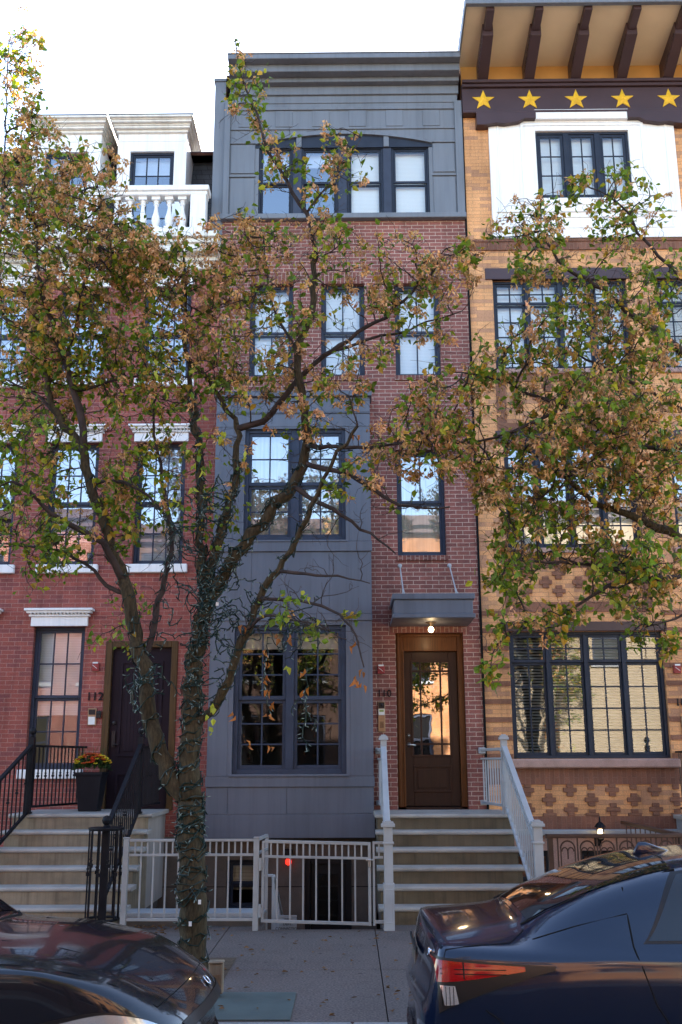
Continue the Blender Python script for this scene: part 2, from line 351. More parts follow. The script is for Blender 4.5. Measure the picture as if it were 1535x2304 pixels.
LIMBS_A=[
(0.132,0.118,[(-1.492,-5.4,-0.02),(-1.498,-5.4,0.527),(-1.523,-5.4,1.047),(-1.557,-5.4,1.54)]),
(0.088,0.045,[(-1.554,-5.4,1.499),(-1.716,-5.38,1.665),(-1.839,-5.36,1.919),(-2.0,-5.34,2.306),(-2.085,-5.32,2.836),(-2.223,-5.3,3.291),(-2.336,-5.28,3.734),(-2.493,-5.26,4.092),(-2.663,-5.24,4.531),(-2.791,-5.22,4.857),(-2.874,-5.2,5.213)]),
(0.05,0.02,[(-2.862,-5.203,5.161),(-3.105,-5.169,5.453),(-3.253,-5.135,5.697),(-3.354,-5.101,6.103),(-3.474,-5.068,6.464),(-3.699,-5.034,6.643),(-3.938,-5.0,6.841)]),
(0.02,0.006,[(-3.938,-5.0,6.841),(-4.058,-4.975,7.479),(-4.074,-4.95,8.358),(-4.146,-4.925,9.582),(-4.201,-4.9,10.612)]),
(0.045,0.012,[(-2.868,-5.201,5.188),(-2.934,-5.215,5.64),(-3.043,-5.23,5.893),(-3.108,-5.244,6.201),(-3.247,-5.258,6.512),(-3.365,-5.272,6.855),(-3.467,-5.286,7.31),(-3.526,-5.3,7.858)]),
(0.045,0.015,[(-2.336,-5.28,3.734),(-2.552,-5.404,4.086),(-2.757,-5.528,4.214),(-3.014,-5.652,4.358),(-3.255,-5.776,4.584),(-3.371,-5.9,4.633)]),
(0.025,0.008,[(-2.298,-5.287,3.586),(-2.54,-5.209,3.686),(-2.784,-5.132,3.939),(-3.122,-5.055,4.091),(-3.485,-4.977,4.158),(-3.804,-4.9,4.216)]),
(0.025,0.008,[(-3.094,-5.171,5.44),(-3.447,-5.014,5.848),(-3.762,-4.857,6.053),(-4.059,-4.7,6.242)]),
(0.022,0.006,[(-3.021,-5.227,5.841),(-2.815,-5.17,5.915),(-2.588,-5.113,6.014),(-2.356,-5.057,6.087),(-2.172,-5.0,6.188)]),
(0.022,0.006,[(-3.108,-5.244,6.201),(-3.02,-5.295,6.6),(-2.935,-5.346,7.057),(-2.747,-5.397,7.464),(-2.791,-5.449,8.043),(-2.842,-5.5,8.292)]),
(0.022,0.008,[(-2.755,-5.226,4.766),(-2.479,-5.319,4.802),(-2.17,-5.413,4.653),(-1.861,-5.506,4.317),(-1.606,-5.6,3.969)]),
(0.035,0.012,[(-2.119,-5.315,2.95),(-2.022,-5.251,3.159),(-1.98,-5.186,3.537),(-1.915,-5.122,3.95),(-1.901,-5.057,4.278),(-2.003,-4.993,4.64),(-2.078,-4.929,5.012),(-2.197,-4.864,5.551),(-2.203,-4.8,5.999)]),
(0.108,0.065,[(-1.557,-5.4,1.54),(-1.582,-5.41,1.96),(-1.582,-5.42,2.388),(-1.568,-5.43,2.824),(-1.491,-5.44,3.269),(-1.461,-5.45,3.676)]),
(0.05,0.012,[(-1.467,-5.448,3.585),(-1.541,-5.392,4.106),(-1.56,-5.336,4.597),(-1.609,-5.28,5.154),(-1.669,-5.224,5.577),(-1.74,-5.168,6.012),(-1.842,-5.112,6.567),(-1.844,-5.056,7.084),(-1.924,-5.0,7.674)]),
(0.055,0.015,[(-1.462,-5.449,3.653),(-1.354,-5.414,4.1),(-1.249,-5.378,4.536),(-1.199,-5.343,5.033),(-1.196,-5.307,5.393),(-1.351,-5.271,5.685),(-1.532,-5.236,5.932),(-1.741,-5.2,6.183)]),
(0.04,0.01,[(-1.196,-5.309,5.367),(-0.921,-5.353,5.451),(-0.692,-5.396,5.7),(-0.443,-5.44,5.987),(-0.189,-5.483,6.182),(0.099,-5.526,6.377),(0.411,-5.57,6.561),(0.661,-5.613,6.788),(0.854,-5.657,6.963),(1.086,-5.7,7.185)]),
(0.02,0.006,[(-0.189,-5.483,6.182),(0.218,-5.512,6.295),(0.552,-5.542,6.366),(0.839,-5.571,6.47),(1.22,-5.6,6.582)]),
(0.068,0.028,[(-1.489,-5.441,3.291),(-1.279,-5.471,3.763),(-1.078,-5.5,4.057),(-0.843,-5.53,4.353),(-0.601,-5.56,4.636),(-0.464,-5.59,4.904),(-0.432,-5.62,5.159),(-0.469,-5.65,5.441),(-0.511,-5.68,5.75),(-0.526,-5.71,6.138),(-0.433,-5.74,6.427),(-0.367,-5.77,6.77),(-0.348,-5.8,7.144)]),
(0.028,0.005,[(-0.348,-5.8,7.144),(-0.387,-5.811,7.401),(-0.445,-5.822,7.634),(-0.59,-5.833,7.886),(-0.761,-5.844,8.206),(-0.885,-5.856,8.43),(-0.988,-5.867,8.802),(-1.105,-5.878,9.076),(-1.19,-5.889,9.423),(-1.261,-5.9,9.791)]),
(0.015,0.004,[(-0.445,-5.822,7.634),(-0.3,-5.867,7.819),(-0.145,-5.911,7.994),(-0.001,-5.956,8.18),(0.145,-6.0,8.431)]),
(0.03,0.008,[(-0.441,-5.612,5.089),(-0.288,-5.784,5.005),(-0.017,-5.956,4.962),(0.28,-6.128,4.882),(0.576,-6.3,4.906)]),
(0.032,0.008,[(-0.467,-5.59,4.898),(-0.245,-5.691,4.801),(-0.018,-5.793,4.718),(0.202,-5.895,4.544),(0.417,-5.997,4.366),(0.704,-6.098,4.271),(0.953,-6.2,4.274)]),
(0.03,0.008,[(-0.592,-5.562,4.655),(-0.291,-5.65,4.45),(-0.065,-5.737,4.288),(0.111,-5.825,4.129),(0.284,-5.912,4.019),(0.443,-6.0,3.853)]),
(0.018,0.005,[(-0.522,-5.703,6.04),(-0.68,-5.677,6.356),(-0.828,-5.651,6.677),(-0.885,-5.626,7.11),(-0.942,-5.6,7.552)]),
(0.048,0.016,[(-1.582,-5.416,2.217),(-1.375,-5.478,2.363),(-1.254,-5.54,2.574),(-1.123,-5.603,2.893),(-0.992,-5.665,3.245),(-0.859,-5.727,3.535),(-0.647,-5.789,3.826),(-0.505,-5.851,4.023),(-0.372,-5.913,4.346),(-0.238,-5.976,4.602),(-0.105,-6.038,4.858),(0.086,-6.1,5.136)]),
(0.02,0.006,[(-0.889,-5.713,3.471),(-0.593,-5.89,3.42),(-0.362,-6.068,3.365),(-0.107,-6.245,3.219),(0.048,-6.423,3.007),(0.108,-6.6,2.71)]),
(0.02,0.005,[(-0.717,-5.769,3.73),(-0.418,-5.979,3.665),(-0.106,-6.19,3.59),(0.174,-6.4,3.492)]),
(0.018,0.005,[(-1.026,-5.648,3.152),(-0.809,-5.861,3.273),(-0.538,-6.074,3.199),(-0.279,-6.287,3.107),(-0.033,-6.5,2.958)])]
CROWN_A=[
(-3.34,-5.2,7.24,0.76,1.0,1.13,345,0.72),
(-3.71,-5.2,8.2,0.46,0.7,0.64,126,0.75),
(-2.95,-5.3,8.02,0.51,0.8,0.63,195,0.82),
(-2.68,-5.2,7.24,0.65,0.9,0.61,229,0.7),
(-2.23,-5.2,7.35,0.45,0.8,0.56,138,0.72),
(-3.44,-5.0,6.36,0.7,0.9,0.66,172,0.35),
(-2.66,-5.1,6.31,0.75,0.9,0.59,184,0.3),
(-3.59,-5.0,5.67,0.45,0.8,0.58,80,0.25),
(-2.95,-5.2,4.99,0.77,0.9,0.61,138,0.12),
(-3.39,-5.3,4.23,0.42,0.8,0.63,92,0.05),
(-2.76,-5.2,4.15,0.52,0.7,0.44,69,0.05),
(-1.76,-5.2,6.8,0.65,0.9,0.94,172,0.72),
(-1.31,-5.3,7.07,0.45,0.7,0.49,90,0.82),
(-0.9,-5.5,7.39,0.39,0.6,0.44,60,0.75),
(-1.99,-5.1,5.78,0.64,0.8,0.63,103,0.4),
(-2.17,-5.2,4.83,0.52,0.7,0.55,69,0.25),
(-1.28,-5.4,6.17,0.58,0.7,0.63,80,0.65),
(-0.39,-5.8,6.91,0.57,0.6,0.68,70,0.5),
(-0.11,-6.0,8.06,0.4,0.5,0.46,40,0.55),
(-1.11,-5.9,9.13,0.21,0.3,0.63,40,0.35),
(-0.78,-5.9,8.18,0.29,0.4,0.44,30,0.45),
(0.46,-5.8,6.9,0.61,0.6,0.36,70,0.75),
(1.07,-5.8,6.95,0.35,0.5,0.31,45,0.85),
(0.68,-5.8,6.49,0.51,0.6,0.36,55,0.7),
(-0.62,-5.8,5.51,0.59,0.7,0.44,50,0.8),
(-0.68,-5.7,6.14,0.52,0.7,0.46,55,0.7),
(-4.04,-4.9,10.04,0.34,0.4,0.9,82,0.5),
(-3.87,-4.9,9.11,0.43,0.5,0.49,92,0.7),
(0.27,-6.2,4.54,0.47,0.5,0.31,26,0.4),
(-0.27,-6.5,3.2,0.44,0.4,0.2,18,0.1),
(-1.49,-5.3,4.7,0.47,0.6,0.64,40,0.2),
(-2.49,-5.1,3.23,0.37,0.4,0.56,18,0.0),
(0.02,-5.9,5.76,0.41,0.5,0.29,30,0.8)]
LIMBS_B=[
(0.15,0.12,[(3.653,-5.6,-0.02),(3.731,-5.6,1.13),(3.792,-5.6,2.149)]),
(0.1,0.045,[(3.789,-5.6,2.107),(3.725,-5.6,3.003),(3.657,-5.6,3.669),(3.506,-5.6,3.965),(3.358,-5.6,4.057)]),
(0.05,0.01,[(3.424,-5.6,4.016),(3.107,-5.643,4.164),(2.923,-5.686,4.247),(2.65,-5.729,4.33),(2.467,-5.771,4.412),(2.245,-5.814,4.577),(1.98,-5.857,4.761),(1.758,-5.9,4.936)]),
(0.03,0.008,[(3.586,-5.6,3.808),(3.131,-5.72,3.65),(2.749,-5.84,3.674),(2.336,-5.96,3.741),(1.926,-6.08,3.742),(1.525,-6.2,3.742)]),
(0.1,0.05,[(3.792,-5.6,2.149),(3.942,-5.55,3.676),(3.872,-5.5,5.098),(3.773,-5.45,5.861),(3.603,-5.4,6.179)]),
(0.045,0.008,[(3.625,-5.406,6.138),(3.434,-5.443,6.316),(3.242,-5.48,6.441),(3.005,-5.516,6.607),(2.772,-5.553,6.842),(2.578,-5.59,6.941),(2.386,-5.627,7.071),(2.198,-5.663,7.275),(2.062,-5.7,7.576)]),
(0.035,0.008,[(3.773,-5.45,5.861),(3.769,-5.414,6.755),(3.665,-5.379,7.104),(3.543,-5.343,7.276),(3.338,-5.307,7.56),(3.233,-5.271,7.814),(3.171,-5.236,8.016),(2.903,-5.2,8.268)]),
(0.04,0.008,[(3.877,-5.503,4.998),(3.472,-5.574,5.028),(3.041,-5.645,5.056),(2.578,-5.716,5.228),(2.209,-5.787,5.398),(1.841,-5.858,5.567),(1.472,-5.929,5.687),(1.149,-6.0,5.709)]),
(0.03,0.008,[(3.846,-5.487,5.297),(3.361,-5.49,5.597),(2.909,-5.493,5.85),(2.452,-5.497,6.105),(2.076,-5.5,6.209)]),
(0.02,0.006,[(2.209,-5.787,5.398),(1.771,-5.89,5.174),(1.348,-5.994,5.001),(0.938,-6.097,4.924),(0.626,-6.2,4.938)]),
(0.02,0.005,[(2.749,-5.84,3.674),(2.406,-5.952,3.481),(1.942,-6.064,3.21),(1.581,-6.176,3.072),(1.353,-6.288,2.936),(1.245,-6.4,2.644)]),
(0.022,0.005,[(3.657,-5.6,3.669),(3.373,-5.7,3.342),(3.069,-5.8,3.199),(2.822,-5.9,3.143)])]
CROWN_B=[
(1.91,-5.8,5.88,0.69,0.8,0.47,142,0.45),
(2.53,-5.9,5.21,0.76,0.9,0.53,247,0.65),
(2.97,-5.8,4.77,0.54,0.9,0.62,218,0.75),
(2.06,-5.9,4.75,0.71,0.8,0.52,190,0.62),
(3.16,-5.6,5.81,0.44,0.8,0.48,123,0.55),
(2.48,-5.6,6.88,0.67,0.7,0.4,104,0.5),
(2.03,-5.6,7.47,0.53,0.6,0.38,76,0.5),
(3.11,-5.3,7.97,0.48,0.5,0.45,80,0.25),
(3.4,-5.4,6.98,0.37,0.6,0.49,66,0.3),
(2.42,-5.5,8.02,0.3,0.4,0.22,23,0.35),
(2.0,-6.0,4.04,0.6,0.7,0.42,123,0.42),
(2.73,-5.9,3.66,0.56,0.8,0.42,161,0.3),
(1.52,-6.2,3.7,0.27,0.5,0.34,42,0.15),
(1.3,-6.4,2.92,0.16,0.3,0.34,19,0.1),
(1.83,-6.4,3.16,0.44,0.4,0.16,38,0.35),
(2.95,-5.9,3.1,0.3,0.5,0.26,28,0.2),
(0.96,-6.0,5.47,0.49,0.6,0.36,71,0.55),
(0.67,-6.2,4.89,0.48,0.6,0.37,76,0.78),
(1.2,-6.1,4.97,0.39,0.6,0.39,71,0.7),
(2.82,-5.6,6.26,0.52,0.7,0.36,71,0.5),
(1.44,-6.1,4.38,0.39,0.6,0.36,57,0.6)]
HANGING=[
(-0.8,-5.9,2.95,0),
(-0.81,-5.9,2.82,0),
(-0.81,-5.9,2.69,0),
(-0.77,-5.9,2.59,0),
(-0.75,-5.9,2.44,0),
(-0.77,-5.9,2.36,0),
(-0.96,-5.9,2.08,0),
(-0.75,-5.9,2.07,0),
(-1.01,-5.9,3.2,0),
(-1.11,-5.9,2.34,0),
(0.05,-5.9,2.99,0),
(0.13,-5.9,2.73,0),
(0.04,-5.9,2.67,0),
(0.11,-5.9,2.59,0),
(0.05,-5.9,2.65,0),
(-0.45,-5.9,2.73,0),
(-0.42,-5.9,2.57,0),
(-0.57,-5.9,3.07,0),
(-0.68,-5.9,3.07,0),
(-0.75,-5.9,5.4,0),
(-0.66,-5.9,5.35,0),
(-0.81,-5.9,5.19,0),
(-0.43,-5.9,5.19,0),
(0.06,-5.9,5.06,0),
(0.2,-5.9,5.18,0),
(0.18,-5.9,4.99,0),
(-0.03,-5.9,4.85,0),
(0.18,-5.9,5.61,0),
(-0.97,-5.9,5.07,0),
(-1.0,-6.2,4.81,1),
(-1.54,-6.2,4.82,1),
(-1.49,-6.2,4.7,1),
(-1.26,-6.2,4.97,1),
(-1.24,-6.2,5.02,1),
(-1.41,-6.2,4.68,1),
(-1.34,-6.2,5.51,1),
(-1.53,-6.2,4.46,1),
(-1.72,-6.2,4.35,1),
(-1.63,-6.2,4.35,1),
(-1.42,-6.2,5.18,1),
(-1.83,-6.2,5.46,1),
(-1.9,-6.2,5.65,1),
(-1.29,-6.2,2.19,1),
(-1.28,-6.2,2.31,1),
(-1.26,-6.2,2.39,1),
(-0.61,-6.2,2.75,1),
(-0.37,-6.2,3.41,1),
(-0.41,-6.2,3.45,1)]
TANGLES=[
((-1.34,-5.65,4.37),0.2,0.28,14),
((-1.51,-5.65,3.91),0.11,0.23,6),
((-1.26,-5.65,3.15),0.26,0.26,18),
((-1.01,-5.65,3.5),0.17,0.18,6),
((-1.67,-5.65,3.51),0.17,0.27,7),
((-1.48,-5.65,3.06),0.17,0.22,9),
((-1.51,-5.65,2.67),0.15,0.21,8),
((-1.99,-5.65,2.63),0.1,0.26,6),
((-0.65,-5.65,3.24),0.31,0.11,8),
((-0.39,-5.65,3.3),0.26,0.09,4),
((-1.19,-5.65,3.91),0.13,0.23,6),
((-1.74,-5.65,4.24),0.13,0.19,4),
((-0.58,-5.65,3.06),0.11,0.18,3),
((-1.36,-5.65,3.55),0.17,0.18,8),
]
DANGLES=[[(-0.417,-5.9,2.776),(-0.433,-5.9,2.526),(-0.415,-5.9,2.361),(-0.456,-5.9,2.197),(-0.414,-5.9,2.034),(-0.384,-5.9,1.994)],
[(-0.811,-5.9,3.032),(-0.799,-5.9,2.778),(-0.812,-5.9,2.527),(-0.767,-5.9,2.362)],
[(-1.991,-5.9,2.868),(-2.066,-5.9,2.658),(-2.013,-5.9,2.408)],
[(-0.562,-5.9,2.361),(-0.479,-5.9,2.485),(-0.373,-5.9,2.319),(-0.322,-5.9,2.196)]]
# ---------------------------------------------------------------- ground: sidewalk with the sunken areaway, kerb, road
def tag_struct(o): o['kind'] = 'structure'; return o
AX0, AX1, AY0 = -2.82, .36, -2.42            # areaway pit behind the fence
GX0 = -1.06                                   # gate opening starts here: the pit reaches forward to the gate
def flags(mb, x0, x1, y0, y1, z=0):
    xs = [x0]; ys = [y0]
    k = math.ceil((x0-.27)/1.72)
    while .27+k*1.72 < x1-.05:
        if .27+k*1.72 > x0+.05: xs.append(.27+k*1.72)
        k += 1
    for yy in (-5.35, -3.12):
        if y0+.05 < yy < y1-.05: ys.append(yy)
    xs.append(x1); ys.append(y1); g = .005
    for a, b in zip(xs, xs[1:]):
        for c, e in zip(ys, ys[1:]):
            mb.box(a+(g if a != x0 else 0), b-(g if b != x1 else 0), c+(g if c != y0 else 0), e-(g if e != y1 else 0), z-.12, z)
sw = MB()
flags(sw, -30, 30, -7.28, -3.02); flags(sw, -30, AX0, -3.02, .0); flags(sw, AX1, 30, -3.02, 0.); flags(sw, AX0, GX0, -3.02, AY0)
tag_struct(sw.build('sidewalk', M['concrete']))
b = MB(); b.box(-30, 30, -7.28, -3.02, -.4, -.13); b.box(-30, AX0, -3.02, 0, -.4, -.13); b.box(AX1, 30, -3.02, 0, -.4, -.13); b.box(AX0, GX0, -3.02, AY0, -.4, -.13)
tag_struct(b.build('sidewalk_bed', M['soil']))
b = MB()
for k in range(-12, 12): b.box(k*2.5+.004, k*2.5+2.496, -7.45, -7.285, -.4, .002)
for k in range(-12, 12): b.box(k*2.5+.004, k*2.5+2.496, -14.85, -14.7, -.4, .002)
tag_struct(b.build('kerb', M['kerb'], bevel=.012))
b = MB(); b.quad((-400, -14.7, -.132), (400, -14.7, -.132), (400, -7.45, -.132), (-400, -7.45, -.132)); tag_struct(b.build('road', M['asphalt']))
b = MB(); flags(b, -30, 30, -19.5, -14.855); tag_struct(b.build('far_sidewalk', M['concrete']))
b = MB(); b.quad((-600, -600, -.42), (600, -600, -.42), (600, 600, -.42), (-600, 600, -.42))
b.f.clear(); b.m.clear()
b.add([(-600,-600,-1.6),(600,-600,-1.6),(600,600,-1.6),(-600,600,-1.6)], [(0,1,2,3)]); tag_struct(b.build('ground', M['soil']))
b = MB(); b.quad((-1.95, -6.3, .004), (-1.15, -6.3, .004), (-1.15, -4.75, .004), (-1.95, -4.75, .004)); tag_struct(b.build('tree_pit_soil', M['soil']))
b = MB(); b.box(-1.13, -.47, -7.26, -6.33, .001, .012); tag_struct(b.build('bluestone_slab', M['bluestone']))
# areaway: floor, side walls, descending steps
b = MB(); b.box(AX0, AX1, -3.0, -.06, -1.35, -1.25); b.box(AX0-.1, AX0, -3.02, -.0, -1.35, -.125); b.box(AX1, AX1+.05, -3.02, 0, -1.35, -.125)
b.box(AX0, GX0, AY0, AY0+.1, -1.35, -.002); b.box(GX0-.1, GX0, -3.02, AY0, -1.35, -.125); b.box(GX0, AX1, -3.06, -3.005, -1.35, -.125)
for k in range(6): b.box(GX0, AX1, -3.0, -2.98+.25*(k+.6)-.1, -1.25, -.19*(k+.35)) if False else b.box(GX0+.002, AX1-.002, -3.0+.25*k, -3.0+.25*(k+1), -1.25, -.2*(k+1))
tag_struct(b.build('areaway', M['granite']))
# ---------------------------------------------------------------- facade pieces
def wall_holes(mb, x0, x1, z0, z1, y, holes, depth=.14):
    """front face at y with rectangular openings and their reveals"""
    xs = sorted({x0, x1, *[h[0] for h in holes], *[h[1] for h in holes]}); zs = sorted({z0, z1, *[h[2] for h in holes], *[h[3] for h in holes]})
    for a, b_ in zip(xs, xs[1:]):
        for c, e in zip(zs, zs[1:]):
            mx, mz = (a+b_)/2, (c+e)/2
            if any(h[0] < mx < h[1] and h[2] < mz < h[3] for h in holes): continue
            mb.quad((a, y, c), (b_, y, c), (b_, y, e), (a, y, e))
    for a, b_, c, e in holes:
        Y = y+depth
        mb.quad((a, y, c), (a, y, e), (a, Y, e), (a, Y, c)); mb.quad((b_, y, c), (b_, Y, c), (b_, Y, e), (b_, y, e))
        mb.quad((a, y, c), (a, Y, c), (b_, Y, c), (b_, y, c)); mb.quad((a, y, e), (b_, y, e), (b_, Y, e), (a, Y, e))
def shell(mb, x0, x1, z0, z1, y0, y1):
    """sides, back and roof behind a facade"""
    mb.quad((x0, y0, z0), (x0, y1, z0), (x0, y1, z1), (x0, y0, z1)); mb.quad((x1, y0, z0), (x1, y0, z1), (x1, y1, z1), (x1, y1, z0))
    mb.quad((x0, y1, z0), (x1, y1, z0), (x1, y1, z1), (x0, y1, z1)); mb.quad((x0, y0, z1), (x0, y1, z1), (x1, y1, z1), (x1, y0, z1))
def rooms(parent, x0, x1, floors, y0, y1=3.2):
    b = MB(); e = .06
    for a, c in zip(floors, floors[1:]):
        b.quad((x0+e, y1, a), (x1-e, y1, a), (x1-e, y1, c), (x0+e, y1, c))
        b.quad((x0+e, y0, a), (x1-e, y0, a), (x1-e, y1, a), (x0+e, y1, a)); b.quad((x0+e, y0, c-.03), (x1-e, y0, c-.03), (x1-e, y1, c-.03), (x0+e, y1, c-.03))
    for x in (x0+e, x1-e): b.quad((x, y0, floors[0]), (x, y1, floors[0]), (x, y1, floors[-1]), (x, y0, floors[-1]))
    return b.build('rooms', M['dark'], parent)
def window(parent, x0, x1, z0, z1, y, cols=1, rail=None, lites=(2, 1), lites_low=None, mat='frame', gl='glass', fw=.045, sw=.04, mull=.07, blind=None, name='window', widths=None, ecasing=None, jamb=.10):
    """frame in an opening whose outer face is at y; sash columns with an upper and a lower light split at `rail` (z) ; returns the frame object"""
    b = MB(); f0 = .045
    b.box(x0, x0+fw, y, y+jamb, z0, z1); b.box(x1-fw, x1, y, y+jamb, z0, z1); b.box(x0+fw, x1-fw, y, y+jamb, z1-fw, z1); b.box(x0+fw, x1-fw, y-.012, y+jamb, z0, z0+fw)
    ix0, ix1 = x0+fw, x1-fw; cw = (ix1-ix0-mull*(cols-1))/cols; panes = MB(); bl = []
    for c in range(cols):
        a = ix0+c*(cw+mull); e = a+cw
        if c: b.box(a-mull, a, y-.006, y+jamb, z0+fw, z1-fw)
        lo, hi = z0+fw, z1-fw
        secs = [(lo, hi, 0.0, lites)] if rail is None else [(rail, hi, .0, lites), (lo, rail, .032, lites_low or lites)]
        if rail is not None and isinstance(rail, str): pass
        for (s0, s1, dy, (nx, nz)) in secs:
            Y0, Y1 = y+.02+dy, y+.05+dy
            b.box(a, a+sw, Y0, Y1, s0, s1); b.box(e-sw, e, Y0, Y1, s0, s1); b.box(a+sw, e-sw, Y0, Y1, s1-sw, s1); b.box(a+sw, e-sw, Y0, Y1, s0, s0+sw*1.15)
            px0, px1, pz0, pz1 = a+sw, e-sw, s0+sw*1.15, s1-sw; mw = .0115
            for k in range(1, nx): xx = px0+(px1-px0)*k/nx; b.box(xx-mw, xx+mw, Y0+.004, Y1-.004, pz0, pz1)
            for k in range(1, nz): zz = pz0+(pz1-pz0)*k/nz; b.box(px0, px1, Y0+.006, Y1-.006, zz-mw, zz+mw)
            YG = (Y0+Y1)/2
            panes.quad((px0-.005, YG, pz0-.005), (px1+.005, YG, pz0-.005), (px1+.005, YG, pz1+.005), (px0-.005, YG, pz1+.005))
        bl.append((a+.01, e-.01))
    o = b.build(name, M[mat], parent, bevel=.004)
    panes.build('pane', M[gl], o, fix=False)
    if blind:
        kinds = blind if isinstance(blind, list) else [blind]*cols
        for (a, e), kd in zip(bl, kinds):
            if not kd: continue
            mt, fr = kd; q = MB(); zt = z1-fw; zb = zt-(zt-z0-fw)*fr; YB = y+jamb+.05
            q.box(a, e, YB, YB+.012, zb, zt)
            if mt == 'slats':
                q = MB(); ns = int((zt-zb)/.046)
                for k in range(ns): zz = zt-.02-k*.046; q.add([(a, YB-.02, zz-.010), (e, YB-.02, zz-.010), (e, YB+.016, zz+.012), (a, YB+.016, zz+.012), (a, YB-.02, zz-.012), (e, YB-.02, zz-.012), (e, YB+.016, zz+.010), (a, YB+.016, zz+.010)], [(0,1,2,3),(7,6,5,4),(0,4,5,1),(2,6,7,3)])
            if mt != 'curtain': q.box(a, e, YB-.012, YB+.02, zb-.022, zb)
            nm = {'blind': 'blind', 'warmblind': 'blind', 'shade': 'roller_shade', 'curtain': 'curtain', 'slats': 'venetian_blind'}[mt]
            q.build(nm, M[mt], o)
    return o
def text_part(name, s, size, loc, parent, mat, rot=(R(90), 0, 0), depth=.006, align='CENTER', space=1.0):
    c = bpy.data.curves.new(name, 'FONT'); c.body = s; c.size = size; c.extrude = depth; c.align_x = align; c.align_y = 'CENTER'; c.space_line = space
    t = bpy.data.objects.new(name+'_curve', c); COL.objects.link(t); bpy.context.view_layer.update()
    me = bpy.data.meshes.new_from_object(t.evaluated_get(bpy.context.evaluated_depsgraph_get())); bpy.data.objects.remove(t); bpy.data.curves.remove(c)
    o = bpy.data.objects.new(name, me); COL.objects.link(o); o.parent = parent; o.rotation_euler = rot
    o.location = Vector(loc)-origin_of(parent); me.materials.clear(); me.materials.append(mat); return o
def alarm_bell(parent, x, z):
    b = MB(); b.box(x-.055, x+.055, -.05, .002, z-.06, z+.06); b.box(x-.045, x+.045, -.06, -.05, z-.035, z+.05)
    o = b.build('alarm_box', M['redbox'], parent, bevel=.006)
    q = MB(); q.box(x-.04, x+.04, -.065, -.058, z+.052, z+.075); q.bar((x-.04, -.064, z+.03), (x+.03, -.064, z-.025), .006); q.build('alarm_plate', M['whitep'], o)
def intercom(parent, x, z0, z1):
    b = MB(); b.box(x-.055, x+.055, -.03, .002, z0, z1); o = b.build('intercom', M['brass'], parent, bevel=.006)
    h = z1-z0
    q = MB(); q.box(x-.045, x+.045, -.036, -.03, z1-.10, z1-.012); q.lathe((x+.004, -.036, z1-.05), [(.022, 0), (.018, -.008), (.006, -.014)], 14, 'y'); q.build('camera_lens', M['black'], o)
    q = MB(); q.box(x-.045, x+.045, -.035, -.03, z1-.20, z1-.11); q.build('keypad', M['whitep'], o)
    q = MB(); q.box(x-.034, x+.034, -.038, -.034, z1-.155, z1-.12); q.build('display', M['lcd'], o)
    q = MB()
    for k in range(8): q.box(x-.03, x+.03, -.033, -.0295, z0+.06+k*.012, z0+.066+k*.012)
    q.build('speaker_grille', M['black'], o)
def ringbox(mb, x0, x1, z0, z1, w, ya, yb): mb.box(x0, x1, ya, yb, z1-w, z1); mb.box(x0, x1, ya, yb, z0, z0+w); mb.box(x0, x0+w, ya, yb, z0+w, z1-w); mb.box(x1-w, x1, ya, yb, z0+w, z1-w)
# ================================================================ number 110, the grey and mauve brick house
H = thing('townhouse', 'mauve brick and slate grey panelled row house with brown glazed front door', 'house', (0, 0, 0))
X0, X1 = -2.16, 2.02
w3 = [(-1.66, -.93, 8.08, 9.75), (-.46, .27, 8.08, 9.75), (.78, 1.53, 8.08, 9.75)]
w2r = (.76, 1.53, 5.05, 6.80); dr = (.70, 1.75, 1.2, 3.83)
b = MB(); wall_holes(b, X0, X1, 7.6, 10.93, 0, w3, .13); wall_holes(b, .0, X1, 1.2, 7.6, 0, [w2r, dr], .17); wall_holes(b, .0, X1, -1.3, 1.2, 0, [], .1); b.build('wall', M['brick110'], H)
b = MB(); shell(b, X0, X1, -1.3, 13.85, .0, 11); b.quad((X0, .02, -1.3), (X0, .02, 7.7), (X0, .35, 7.7), (X0, .35, -1.3)); b.build('party_walls', M['brick110'], H)
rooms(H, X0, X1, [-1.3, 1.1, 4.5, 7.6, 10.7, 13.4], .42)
b = MB()
for a, c, e, f in w3: b.mark(); b.box(a-.0, c+.0, -.006, .0, f+.002, f+.20)
b.mark(); b.box(w2r[0]-.0, w2r[1], -.006, 0, w2r[3]+.002, w2r[3]+.2); b.mark(); b.box(dr[0]-.1, dr[1]+.1, -.006, 0, dr[3]+.002, dr[3]+.2)
b.each('soldier_course', M['soldier110'], H)
b = MB()
for a, c, e, f in w3+[w2r]: b.mark(); b.box(a-.02, c+.02, -.035, .12, e-.085, e-.004)
b.each('brick_sill', M['soldier110'], H, bevel=.004)
for i, (a, c, e, f) in enumerate(w3): window(H, a, c, e, f, .10, 1, e+.80, (2, 1), (2, 1), 'frame2', 'glass', blind=('blind', [.97, 1, 1][i]))
window(H, *w2r, .11, 1, w2r[2]+.88, (2, 1), (1, 1), 'frame2', 'glasshi', blind=('curtain', .97))
